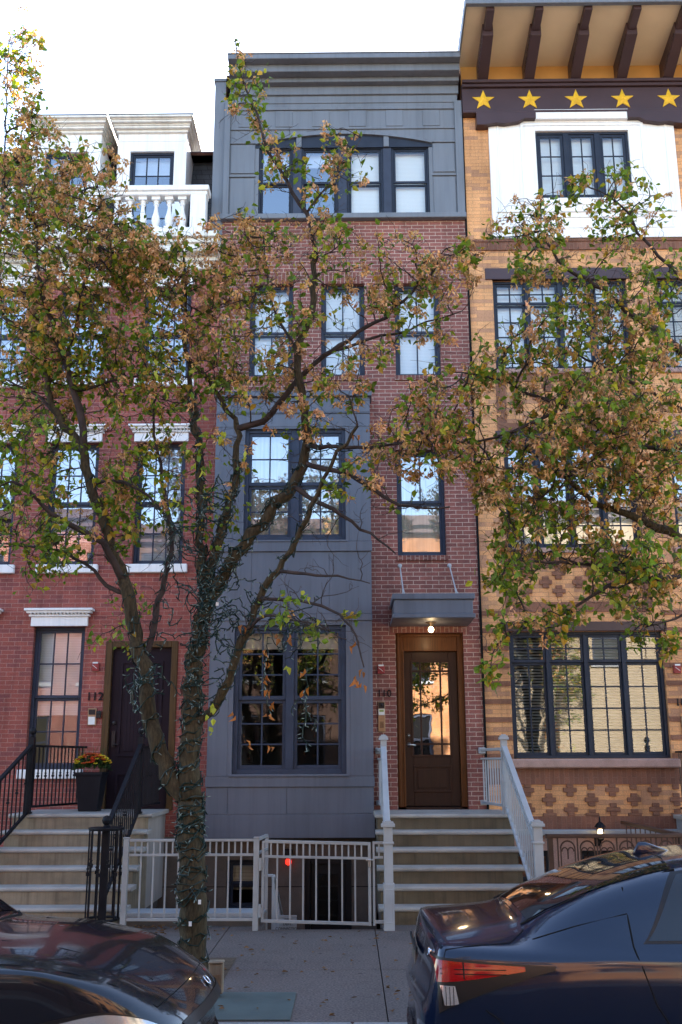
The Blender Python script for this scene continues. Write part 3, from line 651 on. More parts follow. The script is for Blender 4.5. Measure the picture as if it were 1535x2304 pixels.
# top storey of grey sheet panels with a shallow arched head over four windows
y = -.03
b = MB(); TW = (-1.55, 1.42, 11.02, 12.36)
wall_holes(b, X0+.06, X1-.07, 10.93, 13.42, y, [TW], .16)
b.build('top_storey_panels', M['greytop'], H)
b = MB()   # raised trims on it
b.box(X0, X0+.10, y-.05, y+.12, 11.02, 13.30); b.box(X1-.13, X1, y-.05, y+.12, 11.02, 13.24)
b.box(X0+.1, X1-.13, y-.03, y, 13.09, 13.14); b.box(X0+.1, X1-.13, y-.022, y, 12.70, 12.745)
for k in range(12):
    if k % 2 == 0: b.box(-1.92+k*.325, -1.92+k*.325+.30, y-.014, y, 12.76, 13.08)
for xa, xb in ((X0+.12, TW[0]-.07), (TW[1]+.07, X1-.15)):
    b.box(xa, xb, y-.02, y, 11.84, 12.40); b.box(xa, xb, y-.02, y, 11.05, 11.74); b.box(xa-.02, xb+.02, y-.03, y, 11.765, 11.80); b.box(xa-.02, xb+.02, y-.03, y, 12.42, 12.45)
b.build('panel_trim', M['greytop'], H, bevel=.004)
b = MB(); b.box(X0-.03, X1+.01, -.12, .1, 10.925, 11.02); b.build('metal_sill', M['greytop'], H, bevel=.008)
b = MB()   # arched head
xa, xb = TW[0]-.06, TW[1]+.06; n = 18; pts = [(xa+(xb-xa)*i/n, 12.40+.19*(1-(2*i/n-1)**2)) for i in range(n+1)]
b.prism(pts+[(xb, 12.34), (xa, 12.34)], 'y', y-.012, y+.05); b.build('arched_head', M['frame'], H)
b = MB()
for (p, q) in zip(pts, pts[1:]): b.bar((p[0], y-.03, p[1]+.02), (q[0], y-.03, q[1]+.02), .05, .05)
for xm in (-.85, -.09, .68): b.box(xm-.045, xm+.045, y-.035, y+.02, 12.34, 12.55)
b.build('arch_trim', M['greytop'], H)
for (a, c), bl in zip(((-1.55, -.95), (-.80, -.165), (-.01, .62), (.765, 1.42)), (('blind', .22), ('blind', .2), ('blind', 1), ('blind', 1))):
    window(H, a, c, 11.02, 12.36, y+.03, 1, 11.66, (1, 1), (1, 1), 'frame', 'glasshi' if bl[1] < .5 else 'glass', blind=bl, fw=.035)
b = MB()
for a, c in ((-.95, -.80), (-.165, -.01), (.62, .765)): b.mark(); b.box(a, c, y+.005, y+.12, 11.02, 12.345)
b.each('mullion', M['frame2'], H, bevel=.008)
b = MB()   # stepped cornice
for zb, zt, pr in ((13.39, 13.56, .07), (13.56, 13.645, .19), (13.645, 13.785, .36), (13.785, 13.88, .52)): b.box(-2.08, 1.975, -pr, .1, zb, zt)
b.box(-2.05, 1.96, -.045, .02, 13.23, 13.245); b.box(-2.085, 1.98, -.53, 1.0, 13.88, 13.905); b.build('cornice', M['greytop'], H, bevel=.008)
b = MB(); b.box(X0-.20, X0-.002, .0, .6, 10.45, 13.72); b.box(X0-.22, X0-.0, -.02, .7, 13.72, 13.78); b.build('party_wall_cladding', M['greytop'], H, bevel=.006)
# grey two storey bay
BY = -.30; B0, B1 = -2.13, .335
W2 = (-1.66, -.06, 5.24, 7.07); W1 = (-1.76, -.065, 1.72, 3.92)
b = MB(); wall_holes(b, B0, B1, .83, 7.62, BY, [W2, W1], .12)
b.quad((B0, BY, .83), (B0, BY, 7.62), (B0, 0, 7.62), (B0, 0, .83)); b.quad((B1, BY, .83), (B1, 0, .83), (B1, 0, 7.62), (B1, BY, 7.62)); b.quad((B0, BY, .83), (B1, BY, .83), (B1, 0, .83), (B0, 0, .83)); b.quad((B0, BY, 7.62), (B0, 0.0, 7.62), (B1, 0.0, 7.62), (B1, BY, 7.62))
b.build('bay', M['grey'], H)
b = MB()
b.box(B0-.04, B1+.03, BY-.07, 0, 7.60, 7.69)
b.box(B0-.004, B1+.004, BY-.02, BY, 7.32, 7.335)
b.box(B0-.012, B1+.012, BY-.035, BY, 5.06, 5.215); b.box(B0-.005, B1+.005, BY-.022, BY, 3.985, 4.08)
b.box(B0-.012, B1+.012, BY-.03, BY, 1.54, 1.685); b.box(B0-.01, B1+.01, BY-.028, BY, .825, 1.15)
for xa, xb in ((B0+.004, -1.812), (-1.806, -.945), (-.939, B1-.004)): b.box(xa, xb, BY-.008, BY, 1.158, 1.532)
for xa, xb in ((B0+.004, -1.52), (-1.514, -.32), (-.314, B1-.004)): b.box(xa, xb, BY-.008, BY, 4.088, 5.05)
for xa, xb in ((B0+.004, -1.83), (.0, B1-.004)): b.box(xa, xb, BY-.008, BY, 1.693, 3.977); b.box(xa, xb, BY-.008, BY, 5.223, 7.05)
b.box(B0+.004, B1-.004, BY-.008, BY, 7.10, 7.312); b.box(B0+.004, B1-.004, BY-.008, BY, 7.343, 7.595)
b.build('bay_trim', M['grey'], H, bevel=.003)
window(H, *W2, BY+.05, 2, 6.14, (2, 2), (2, 2), 'frame2', 'glasshi', fw=.06, sw=.05, mull=.13, blind=[('curtain', 1), ('curtain', .98)])
window(H, *W1, BY+.05, 2, 2.80, (2, 3), (2, 3), 'frame2', 'glass', fw=.07, sw=.05, mull=.12, blind=[('shade', .125), ('shade', .125)])
b = MB(); b.mark(); b.box(W1[0]-.04, W1[1]+.04, BY-.05, BY+.05, W1[2]-.035, W1[2]-.003); b.mark(); b.box(W2[0]-.03, W2[1]+.03, BY-.05, BY+.05, W2[2]-.03, W2[2]-.003); b.each('bay_sill', M['grey'], H, bevel=.004)
# basement wall in the areaway
b = MB(); bw = (-1.83, -1.36, -.2, .5); bd = (-.68, .0, -1.24, .52)
wall_holes(b, X0-.7, .36, -1.3, .83, -.05, [bw, bd], .2); b.build('basement_wall', M['granite'], H)
b = MB()
for z in (-.85, -.36, .13): 
    for xa, xb in ((X0-.7, bw[0]), (bw[1], bd[0]), (bd[1], .36)): b.box(xa, xb, -.0515, -.0495, z-.005, z+.005)
b.build('block_joints', M['seam'], H)
window(H, *bw, .05, 1, .15, (1, 1), (1, 1), 'frame', 'glass', blind=('warmblind', .6))
b = MB(); b.box(bd[0], bd[0]+.08, -.02, .1, bd[2], bd[3]); b.box(bd[1]-.08, bd[1], -.02, .1, bd[2], bd[3]); b.box(bd[0]+.08, bd[1]-.08, -.02, .1, bd[3]-.08, bd[3]); b.box(bd[0]+.08, bd[1]-.08, .03, .08, bd[2], bd[3]-.08)
o = b.build('basement_door', M['black'], H, bevel=.006)
b = MB(); b.quad((bd[0]+.2, .028, -.4), (bd[1]-.2, .028, -.4), (bd[1]-.2, .028, .3), (bd[0]+.2, .028, .3)); b.build('pane', M['glass'], o, fix=False)
b = MB(); b.box(-.98, -.86, -.12, -.05, .52, .66); o = b.build('strobe_light', M['black'], H, bevel=.01)
b = MB(); b.lathe((-.92, -.085, .43), [(.012, 0), (.04, .015), (.045, .05), (.035, .09)], 14); b.build('lens', M['strobe'], o, smooth=True)
# front door
Y = .13
b = MB(); fr = .115
b.box(dr[0], dr[0]+fr, Y-.06, Y+.12, 1.23, dr[3]); b.box(dr[1]-fr+.02, dr[1], Y-.06, Y+.12, 1.23, dr[3]); b.box(dr[0]+fr, dr[1]-fr+.02, Y-.055, Y+.12, 3.55, dr[3]-.003)
b.box(dr[0]+.02, dr[0]+.06, Y-.08, Y-.06, 1.23, dr[3]); b.box(dr[0]+.06, dr[1]-.04, Y-.08, Y-.058, dr[3]-.06, dr[3]-.02); b.box(dr[0]+fr-.02, dr[0]+fr+.012, Y-.075, Y-.055, 1.23, 3.56)
b.build('door_frame', M['oak'], H, bevel=.008)
dx0, dx1, dz0, dz1 = dr[0]+fr+.005, dr[1]-fr+.015, 1.245, 3.545
gx0, gx1, gz0, gz1 = dx0+.135, dx1-.135, 1.99, 3.39
b = MB(); D0, D1 = Y+.0, Y+.05
b.box(dx0, gx0, D0, D1, dz0, dz1); b.box(gx1, dx1, D0, D1, dz0, dz1); b.box(gx0, gx1, D0, D1, gz1, dz1); b.box(gx0, gx1, D0, D1, dz0, gz0)
# moulding round the glass and the raised lower panel
def ringbox(mb, x0, x1, z0, z1, w, ya, yb): mb.box(x0, x1, ya, yb, z1-w, z1); mb.box(x0, x1, ya, yb, z0, z0+w); mb.box(x0, x0+w, ya, yb, z0+w, z1-w); mb.box(x1-w, x1, ya, yb, z0+w, z1-w)
ringbox(b, gx0-.03, gx1+.03, gz0-.03, gz1+.03, .034, D0-.016, D0+.03)
for xx in (gx0+.125, gx1-.125): b.box(xx-.013, xx+.013, D0-.008, D0+.036, gz0, gz1)
for zz in (gz0+.16, gz1-.14): b.box(gx0, gx1, D0-.007, D0+.035, zz-.013, zz+.013)
ringbox(b, dx0+.125, dx1-.125, 1.44, 1.84, .035, D0-.016, D0)
b.box(dx0+.19, dx1-.19, D0-.010, D0, 1.505, 1.775)
DO = b.build('front_door', M['doorwood'], H, bevel=.006)
b = MB(); b.quad((gx0, D0+.02, gz0), (gx1, D0+.02, gz0), (gx1, D0+.02, gz1), (gx0, D0+.02, gz1)); b.build('pane', M['doorglass'], DO, fix=False)
b = MB(); b.lathe((dx0+.062, D0, 2.14), [(.038, 0), (.036, -.012), (.016, -.02), (.014, -.055)], 18, 'y'); b.tube([(dx0+.062, D0-.05, 2.14), (dx0+.10, D0-.055, 2.14), (dx0+.17, D0-.05, 2.132)], [.013, .012, .01], 10); b.build('handle', M['steel'], DO, smooth=True)
b = MB(); b.lathe((dx0+.062, D0, 2.275), [(.03, 0), (.028, -.012), (.012, -.022), (.010, -.028)], 18, 'y'); b.build('deadbolt', M['steel'], DO, smooth=True)
b = MB(); b.box(dx0-.0, dx1, Y-.13, Y+.06, 1.2, 1.235); b.build('threshold', M['doorwood'], H, bevel=.006)
# canopy, its rods and the lamp under it
cx0, cx1, cy = .62, 1.83, -.98
b = MB(); b.box(cx0, cx1, cy, 0, 4.20, 4.285); b.box(cx0+.03, cx1-.03, cy+.03, 0, 3.99, 4.20); b.box(cx0, cx1, cy, 0, 3.925, 3.99); CA = b.build('canopy', M['grey'], H, bevel=.008)
for x, xw in ((.79, .79), (1.57, 1.57)):
    b = MB(); b.tube([(x, cy+.06, 4.29), (xw, -.01, 4.88)], .010, 8); b.box(x-.02, x+.02, cy+.03, cy+.09, 4.285, 4.31); b.lathe((xw, .0, 4.885), [(.035, 0), (.03, -.02), (.01, -.03)], 12, 'y'); b.tube([(x, cy+.09, 4.31), (x, cy+.19, 4.374)], .016, 8); b.build('support_rod', M['rail'], CA)
b = MB(); b.lathe((1.215, -.5, 3.925), [(.085, 0), (.08, -.012), (.035, -.03), (.032, -.07), (.0, -.075)], 18); LA = b.build('ceiling_lamp', M['brass'], H, smooth=True)
b = MB(); b.lathe((1.215, -.5, 3.84), [(.012, .02), (.03, .005), (.042, -.02), (.042, -.035), (.03, -.06), (.008, -.07)], 18); b.build('bulb', M['warm_lamp'], LA, smooth=True)
l = bpy.data.lights.new('lamp_light', 'POINT'); l.energy = .6; l.color = (1, .7, .38); l.shadow_soft_size = .04; lo = bpy.data.objects.new('lamp_light', l); COL.objects.link(lo); lo.location = (1.215, -.5, 3.70); lo.parent = LA
alarm_bell(H, .47, 3.26); intercom(H, .47, 2.33, 2.78)
text_part('house_number', '110', .15, (.515, -.012, 2.90), H, M['iron'], depth=.012)
# ================================================================ number 108, tan brick
K = thing('townhouse', 'tan and brown brick row house with gold stars under deep bracketed eaves', 'house', (4.6, 0, 0))
KX0, KX1 = 2.03, 8.6
k3 = [(2.44, 4.70, 8.18, 9.80), (5.18, 6.9, 8.18, 9.80)]; k2 = [(2.50, 4.62, 5.16, 6.90), (5.18, 6.9, 5.16, 6.9)]; k1 = [(2.45, 4.82, 1.93, 3.84)]
b = MB(); wall_holes(b, KX0, KX1, .9, 14.0, .0, k3+k2+k1+[(3.29, 4.92, 11.30, 12.62), (5.4, 6.5, 1.2, 3.8)], .12); b.build('wall', M['brick108'], K)
b = MB(); shell(b, KX0+.003, KX1, -1.3, 14.05, .01, 11); b.build('party_walls', M['brick108'], K)
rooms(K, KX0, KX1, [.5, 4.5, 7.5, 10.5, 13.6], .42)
b = MB()
for a, c, e, f in k3+k2: b.mark(); b.box(a-.12, c+.1, -.02, .06, f+.0, f+.21)
b.mark(); b.box(2.33, 4.9, -.02, .06, 3.842, 3.99); b.each('lintel', M['brown'], K, bevel=.008)
b = MB()
for a, c, e, f in k3+k2: b.mark(); b.box(a-.05, c+.05, -.05, .1, e-.085, e-.003)
b.each('stone_sill', M['pink'], K, bevel=.01)
for a, c, e, f in k3: window(K, a, c, e, f, .07, 4 if a < 5 else 3, f-.42, (2, 2), (2, 4), 'frame', 'glass', mull=.055, blind=('blind', 1) if a < 5 else ('warmblind', 1))
for a, c, e, f in k2: window(K, a, c, e, f, .07, 4 if a < 5 else 3, f-.42, (2, 2), (2, 4), 'frame', 'glasshi', mull=.055, blind=('curtain', 1))
window(K, *k1[0], .07, 4, 3.37, (2, 2), (2, 4), 'frame', 'glassmid', mull=.055, blind=[('slats', 1), ('slats', .98), ('slats', 1), ('slats', 1)])
b = MB(); b.box(5.4, 6.5, .05, .12, 1.2, 3.8); b.build('side_door', M['brown'], K)
b = MB()   # brown course bands beside the ground floor window
for k in range(9):
    z = 1.93+.27*k
    for xa, xb in ((KX0+.015, k1[0][0]-.005), (k1[0][1]+.005, 5.38)): b.mark(); b.box(xa, xb, -.014, 0, z, z+.072)
b.box(2.33, 4.9, -.016, 0, 4.15, 4.9) if False else None
b.each('brick_band', M['brown108'], K)
for zz in (4.86, 7.98):    # framed spandrels with crosses under the upper windows
    b = MB(); ringbox(b, 2.42, 4.72, zz-.72 if zz < 5 else zz-.9, zz+.14, .16, -.012, 0); b.build('spandrel_border', M['brown108'], K)
    b = MB()
    for r, off in ((0, 0), (1, .315), (2, 0)):
        z = zz-.11-r*.14
        for k in range(4):
            x = 2.75+off+k*.52
            if x > 4.5: continue
            b.mark(); b.box(x-.10, x+.10, -.026, 0, z-.033, z+.033); b.box(x-.05, x+.05, -.026, 0, z+.033, z+.092); b.box(x-.05, x+.05, -.026, 0, z-.092, z-.033)
    b.each('brick_cross', M['brown108'], K, bevel=.005)
b = MB(); b.box(KX0+.012, 8.6, -.03, 0, 10.34, 10.52); b.box(KX0+.012, 8.6, -.05, 0, 10.49, 10.535); b.build('string_course', M['brownsol'], K, bevel=.005)
b = MB(); b.box(2.36, 4.92, -.13, .06, 1.79, 1.925); b.build('granite_sill', M['pink'], K, bevel=.02)
b = MB(); b.mark(); b.box(KX0+.012, 5.38, -.02, 0, 1.555, 1.79); b.mark(); b.box(KX0+.012, 5.38, -.02, 0, .92, 1.10); b.each('soldier_course', M['brownsol'], K)
b = MB()   # raised crosses of brown brick
for r, (z, off) in enumerate(((1.475, 0), (1.335, .315), (1.195, 0))):
    for k in range(5):
        x = 2.63+off+k*.63-.63*(r == 99)
        if x < 2.2 or x > 5.2: continue
        b.mark(); b.box(x-.10, x+.10, -.026, 0, z-.033, z+.033); b.box(x-.05, x+.05, -.026, 0, z+.033, z+.092); b.box(x-.05, x+.05, -.026, 0, z-.092, z-.033)
for k in range(4):
    x = 2.945+k*.63; b.mark(); b.box(x-.05, x+.05, -.024, 0, 1.48, 1.553); b.mark(); b.box(x-.10, x+.10, -.024, 0, 1.102, 1.145); b.box(x-.05, x+.05, -.024, 0, 1.145, 1.20)
b.each('brick_cross', M['brown108'], K, bevel=.005)
b = MB(); b.box(KX0+.012, 5.38, -.14, .05, .84, .915); b.build('stone_ledge', M['coping'], K, bevel=.01)
b = MB(); wall_holes(b, KX0, 8.6, -1.3, .84, -.05, [(2.35, 2.95, -.2, .62), (3.35, 3.95, -.2, .62)], .2); b.build('rough_granite_base', M['pink'], K)
for xa in (2.35, 3.35): window(K, xa, xa+.6, -.2, .62, .05, 1, .2, (1, 1), (1, 1), 'frame', 'glass')
# white panel round the top window
b = MB(); kw = (3.29, 4.92, 11.30, 12.62)
wall_holes(b, 2.48, 5.72, 10.545, 12.93, -.07, [kw], .15)
b.quad((2.48, -.07, 10.545), (2.48, -.07, 12.93), (2.48, 0, 12.93), (2.48, 0, 10.545)); b.quad((5.72, -.07, 10.545), (5.72, 0, 10.545), (5.72, 0, 12.93), (5.72, -.07, 12.93)); b.quad((2.48, -.07, 10.545), (5.72, -.07, 10.545), (5.72, 0, 10.545), (2.48, 0, 10.545))
b.build('white_panel', M['white'], K)
b = MB(); ringbox(b, kw[0]-.26, kw[1]+.26, kw[2]-.14, kw[3]+.14, .05, -.088, -.07); ringbox(b, 2.62, 5.58, 10.72, 12.8, .03, -.082, -.07); b.box(2.56, 5.64, -.10, -.07, 11.02, 11.045); b.box(2.6, 5.6, -.09, -.07, 10.92, 10.935)
b.build('panel_moulding', M['white'], K, bevel=.004)
b = MB(); b.box(3.28, 4.92, -.15, 0, 12.80, 12.99); b.build('panel_head', M['white'], K, bevel=.006)
window(K, *kw, -.02, 3, None, (2, 3), None, 'frame', 'glass', mull=.1, sw=.05, blind=('blind', 1))
b = MB()   # shaped brown corbels left and right of the head
for sx in (1, -1):
    c = 4.1; P = [(c-sx*1.84, 12.94), (c-sx*.80, 12.94), (c-sx*.80, 12.80), (c-sx*1.0, 12.80), (c-sx*1.1, 12.74), (c-sx*1.35, 12.70), (c-sx*1.5, 12.715), (c-sx*1.7, 12.68), (c-sx*1.84, 12.68)]
    b.mark(); b.prism(P if sx > 0 else P[::-1], 'y', -.17, -.0)
b.each('corbel', M['brown'], K, bevel=.006)
b = MB(); b.box(KX0+.0, KX1, -.13, .0, 12.96, 13.44); b.box(KX0-.0, KX1, -.22, 0, 13.50, 13.56); b.box(KX0, KX1, -.18, 0, 13.44, 13.50); b.box(KX0, KX1, -.16, 0, 12.93, 12.975); b.build('frieze', M['brown'], K, bevel=.006)
b = MB(); b.box(KX0, KX1, -.05, 0, 13.56, 13.95); b.build('orange_board', M['orange'], K)
for k in range(8):    # five pointed stars with ridged faces
    cx, cz = 2.40+.815*k, 13.19; b = MB(); pts = []
    for j in range(10):
        r_ = .205 if j % 2 == 0 else .083; a = math.pi/2+j*math.pi/5; pts.append((cx+r_*math.cos(a), -.142, cz+r_*math.sin(a)))
    base = [(p[0], -.13, p[2]) for p in pts]
    b.add([(cx, -.185, cz)]+pts+base, [(0, 1+j, 1+(j+1) % 10) for j in range(10)]+[(1+j, 11+j, 11+(j+1) % 10, 1+(j+1) % 10) for j in range(10)])
    b.build('star', M['gold'], K)
b = MB(); zs = lambda yy: 13.93+(-yy)*.17    # sloping soffit and fascia
b.prism([(0, zs(0)), (-1.36, zs(-1.36)), (-1.36, zs(-1.36)+.06), (0, zs(0)+.06)], 'x', KX0-.03, KX1); b.build('soffit', M['soffit'], K)
b = MB(); b.box(KX0-.06, KX1, -1.44, -1.355, 14.08, 14.42); b.box(KX0-.06, KX1, -1.5, -1.355, 14.30, 14.42); b.prism([(-1.36, 14.1), (-1.36, 14.3), (.2, 14.2), (.2, 13.9)], 'x', KX0-.06, KX0-.03); b.build('fascia', M['greytop'], K, bevel=.006)
for k in range(8):
    x = 2.40+.815*k; b = MB(); t = .09
    b.prism([(-.20, 13.57), (-.95, 13.86), (-.95, zs(-.95)-.002), (-.05, zs(-.05)-.002), (-.05, 13.57)], 'x', x-t, x+t)
    b.prism([(-.95, 13.94), (-1.34, 14.03), (-1.34, zs(-1.34)-.002), (-.95, zs(-.95)-.002)], 'x', x-t*.72, x+t*.72)
    for j in range(9): yy = -.28-j*.073; b.box(x-t-.012, x-t, yy-.024, yy+.024, 13.62+(-yy-.2)*.387, 13.67+(-yy-.2)*.387)
    b.build('bracket', M['brown'], K, bevel=.005)
b = MB(); b.quad((KX0, 0, 14.0), (KX1, 0, 14), (KX1, 11, 14.6), (KX0, 11, 14.6)); b.build('roof', M['brown'], K)
b = MB(); b.box(2.015, 2.045, -.035, .02, .92, 12.93); b.build('expansion_joint', M['seam'], K)
alarm_bell(K, 5.0, 3.25); intercom(K, 5.06, 2.28, 2.55)
text_part('house_number', '108', .165, (4.93, -.012, 2.75), K, M['iron'], depth=.012, align='LEFT')
# lantern on the granite base
b = MB(); LX, LZ = 3.62, .80; ly = -.24
b.box(LX-.05, LX+.05, -.07, -.05, LZ-.12, LZ+.06); b.tube([(LX, -.06, LZ-.05), (LX, -.16, LZ-.09), (LX, ly, LZ-.03)], .012, 8)
b.lathe((LX, ly, LZ), [(.03, -.03), (.05, -.01), (.05, .0)], 8); b.lathe((LX, ly, LZ+.16), [(.085, 0), (.05, .05), (.015, .075), (.012, .13), (.0, .16)], 8)
for j in range(4): a = j*math.pi/2+.4; b.bar((LX+.05*math.cos(a), ly+.05*math.sin(a), LZ), (LX+.065*math.cos(a), ly+.065*math.sin(a), LZ+.16), .008)
LN = b.build('wall_lantern', M['iron'], K)
b = MB(); b.lathe((LX, ly, LZ+.02), [(.015, 0), (.035, .02), (.042, .06), (.03, .11)], 12); b.build('bulb', M['lantern'], LN, smooth=True)
# ================================================================ number 112, red brick with white dormers
G = thing('townhouse', 'red brick row house with slate mansard roof, white dormers and balustrade', 'house', (-5.0, 0, 0))
GX0_, GX1 = -8.8, -2.37+.2
def g_ops(z0, z1): return [(c-.40, c+.40, z0, z1) for c in (-7.1, -5.78, -4.46, -3.05)]
g3 = g_ops(8.05, 9.70); g2 = g_ops(4.93, 6.95); g1 = [(-4.92, -4.12, 1.80, 3.95), (-6.35, -5.55, 1.8, 3.95)]; gd = (-3.78, -2.66, 1.2, 3.72)
b = MB(); wall_holes(b, GX0_, GX1, -1.3, 10.2, .0, g3+g2+g1+[gd], .14); b.build('wall', M['brick112'], G)
b = MB(); shell(b, GX0_, GX1-.005, -1.3, 12.9, .9, 11); b.quad((GX0_, 0, -1.3), (GX0_, 0, 10.2), (GX0_, .9, 10.2), (GX0_, .9, -1.3)); b.build('party_walls', M['brick112'], G)
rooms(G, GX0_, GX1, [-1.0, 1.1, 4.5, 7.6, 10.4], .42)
for i, (a, c, e, f) in enumerate(g3): window(G, a, c, e, f, .10, 1, (e+f)/2, (3, 2), (3, 2), 'frame2', 'glasshi', blind=('blind', .6))
for i, (a, c, e, f) in enumerate(g2): window(G, a, c, e, f, .10, 1, (e+f)/2, (3, 2), (3, 2), 'frame2', 'glasshi', blind=[('blind', .55), ('blind', .4), ('blind', .8), ('blind', 1)][i])
for i, (a, c, e, f) in enumerate(g1): window(G, a, c, e, f, .10, 1, 2.86, (3, 2), (3, 2), 'frame2', 'glass', blind=('blind', .62))
b = MB()
for a, c, e, f in g3+g2+g1: b.mark(); b.box(a-.09, c+.09, -.07, .1, e-.14, e-.004)
b.each('white_sill', M['white'], G, bevel=.01)
b = MB()
for a, c, e, f in g3+g2+g1:
    b.mark(); b.box(a-.04, c+.04, -.06, .05, f+.003, f+.15); b.box(a-.07, c+.07, -.09, .0, f+.15, f+.18); b.box(a-.10, c+.10, -.13, 0, f+.20, f+.235); b.box(a-.13, c+.13, -.16, 0, f+.235, f+.27)
    n = 16
    for k in range(n): x = a-.06+(c-a+.12)*(k+.5)/n; b.box(x-.014, x+.014, -.115, -.02, f+.18, f+.20)
b.each('window_cornice', M['white'], G, bevel=.004)
b = MB(); b.box(gd[0], gd[0]+.10, -.02, .14, 1.2, gd[3]); b.box(gd[1]-.10, gd[1], -.02, .14, 1.2, gd[3]); b.box(gd[0]+.1, gd[1]-.1, -.018, .14, gd[3]-.1, gd[3]); b.build('door_frame', M['golden'], G, bevel=.008)
b = MB(); px0, px1 = gd[0]+.1, gd[1]-.1
b.box(px0, px1, .06, .12, 1.22, gd[3]-.1)
for za, zb in ((1.36, 1.75), (1.98, 3.42)):
    ringbox(b, px0+.13, px1-.13, za, zb, .04, .04, .06); b.box(px0+.21, px1-.21, .05, .06, za+.08, zb-.08)
for k in range(9): b.box(px0+.21+k*(px1-px0-.42)/9+.006, px0+.21+(k+1)*(px1-px0-.42)/9, .046, .05, 2.06, 3.34)
GD = b.build('front_door', M['plumdoor'], G, bevel=.006)
b = MB(); b.box(px0+.045, px0+.10, .035, .06, 2.12, 2.36); b.tube([(px0+.07, .03, 2.15), (px0+.07, .0, 2.16), (px0+.16, -.0, 2.16)], .011, 8); b.lathe((px0+.072, .045, 2.48), [(.028, 0), (.026, -.015), (.01, -.02)], 14, 'y'); b.build('handle', M['black'], GD)
alarm_bell(G, -3.92, 3.32)
b = MB(); b.box(-4.0, -3.87, -.03, .002, 2.44, 2.70); o = b.build('intercom', M['brass'], G, bevel=.006)
q = MB(); q.box(-3.985, -3.885, -.036, -.03, 2.455, 2.57); q.build('keypad', M['whitep'], o)
q = MB(); q.box(-3.985, -3.885, -.035, -.03, 2.60, 2.68); q.build('speaker_grille', M['black'], o)
b = MB(); b.box(-3.865, -3.80, -.06, .002, 2.55, 2.66); b.lathe((-3.832, -.06, 2.62), [(.022, 0), (.018, -.02)], 12, 'y'); b.build('camera', M['black'], G, bevel=.006)
text_part('house_number', '112', .18, (-3.91, -.012, 2.87), G, M['iron'], depth=.012)
# main cornice, balustrade, mansard, dormers
b = MB()
for z0, z1, pr in ((10.0, 10.12, .10), (10.12, 10.2, .16), (10.2, 10.34, .34), (10.34, 10.42, .38), (10.42, 10.50, .44)): b.box(GX0_, -2.20 if pr < .2 else -2.175+.0, -pr, .0, z0, z1)
b.box(GX0_, -2.19, -.40, .95, 10.5, 10.545); b.build('main_cornice', M['cornice'], G, bevel=.008)
BAX0, BAX1, BYc = -6.6, -2.42, -.22
b = MB(); b.box(BAX0, BAX1+.03, BYc-.13, BYc+.13, 10.546, 10.64); b.build('balustrade_base', M['white'], G, bevel=.008)
b = MB(); b.box(BAX0, BAX1+.06, BYc-.15, BYc+.15, 11.33, 11.43); b.box(BAX0, BAX1+.03, BYc-.12, BYc+.12, 11.26, 11.33); b.build('balustrade_rail', M['white'], G, bevel=.012)
for x in (BAX1-.12, BAX1-1.95, BAX0+.15): b = MB(); b.box(x-.13, x+.13, BYc-.12, BYc+.12, 10.64, 11.26); b.build('balustrade_post', M['white'], G, bevel=.006)
bal = None
for x in [BAX1-.40-.225*k for k in range(6)]+[BAX1-2.2-.225*k for k in range(7)]:
    if bal is None:
        b = MB(); b.box(x-.07, x+.07, BYc-.07, BYc+.07, 10.64, 10.70); b.box(x-.07, x+.07, BYc-.07, BYc+.07, 11.20, 11.26)
        b.lathe((x, BYc, 10.70), [(.05, 0), (.045, .03), (.06, .07), (.072, .13), (.066, .19), (.045, .26), (.032, .34), (.03, .40), (.045, .425), (.045, .44), (.034, .45), (.05, .49), (.05, .50)], 14)
        bal = b.build('baluster', M['white'], G, bevel=0); bx0 = x
    else:
        o = bal.copy(); COL.objects.link(o); o.parent = G; o.location = (x-bx0, 0, 0)
b = MB(); b.prism([(.62, 10.546), (1.25, 12.92), (3, 12.95), (3, 10.546)], 'x', GX0_, GX1-.01); b.build('mansard_roof', M['slate'], G)
b = MB(); b.box(GX0_, GX1-.01, 1.0, 1.4, 12.9, 12.98); b.build('mansard_coping', M['greytop'], G)
for xa, xb in ((-4.17, -2.92), (-5.72, -4.48)):
    wx0, wx1 = xa+.23, xb-.22; b = MB()
    wall_holes(b, xa, xb, 10.546, 13.06, .5, [(wx0, wx1, 10.9, 12.66)], .1)
    b.quad((xa, .5, 10.546), (xa, .5, 13.06), (xa, 2.2, 13.06), (xa, 2.2, 10.546)); b.quad((xb, .5, 10.546), (xb, 2.2, 10.546), (xb, 2.2, 13.06), (xb, .5, 13.06)); b.quad((xa, .5, 13.05), (xb, .5, 13.05), (xb, 2.2, 13.05), (xa, 2.2, 13.05))
    dm = b.build('dormer', M['white'], G)
    b = MB()
    for z0, z1, pr in ((13.02, 13.12, .04), (13.12, 13.20, .09), (13.20, 13.26, .105), (13.26, 13.34, .15), (13.34, 13.38, .165), (13.38, 13.46, .2)): b.box(xa-pr*.7, xb+pr*.7, .5-pr*1.3, 2.2, 13.02+(z0-13.02)*.5, 13.02+(z1-13.02)*.5)
    b.build('cornice', M['cornice'], dm, bevel=.006)
    b = MB(); b.box(xa-.15, xb+.15, .5-.27, 2.25, 13.24, 13.255); b.build('flashing', M['greytop'], dm)
    b = MB(); b.box(xa, xb, .493, .5, 12.86, 12.865); b.build('joint', M['cornice'], dm)
    window(G, wx0, wx1, 10.9, 12.66, .55, 1, 11.78, (3, 2), (3, 2), 'frame', 'glasshi', blind=('blind', .2), name='dormer_window')
    b = MB(); b.quad((xa+.03, 2.0, 10.6), (xb-.03, 2.0, 10.6), (xb-.03, 2.0, 13), (xa+.03, 2.0, 13)); b.build('dormer_room', M['dark'], dm)
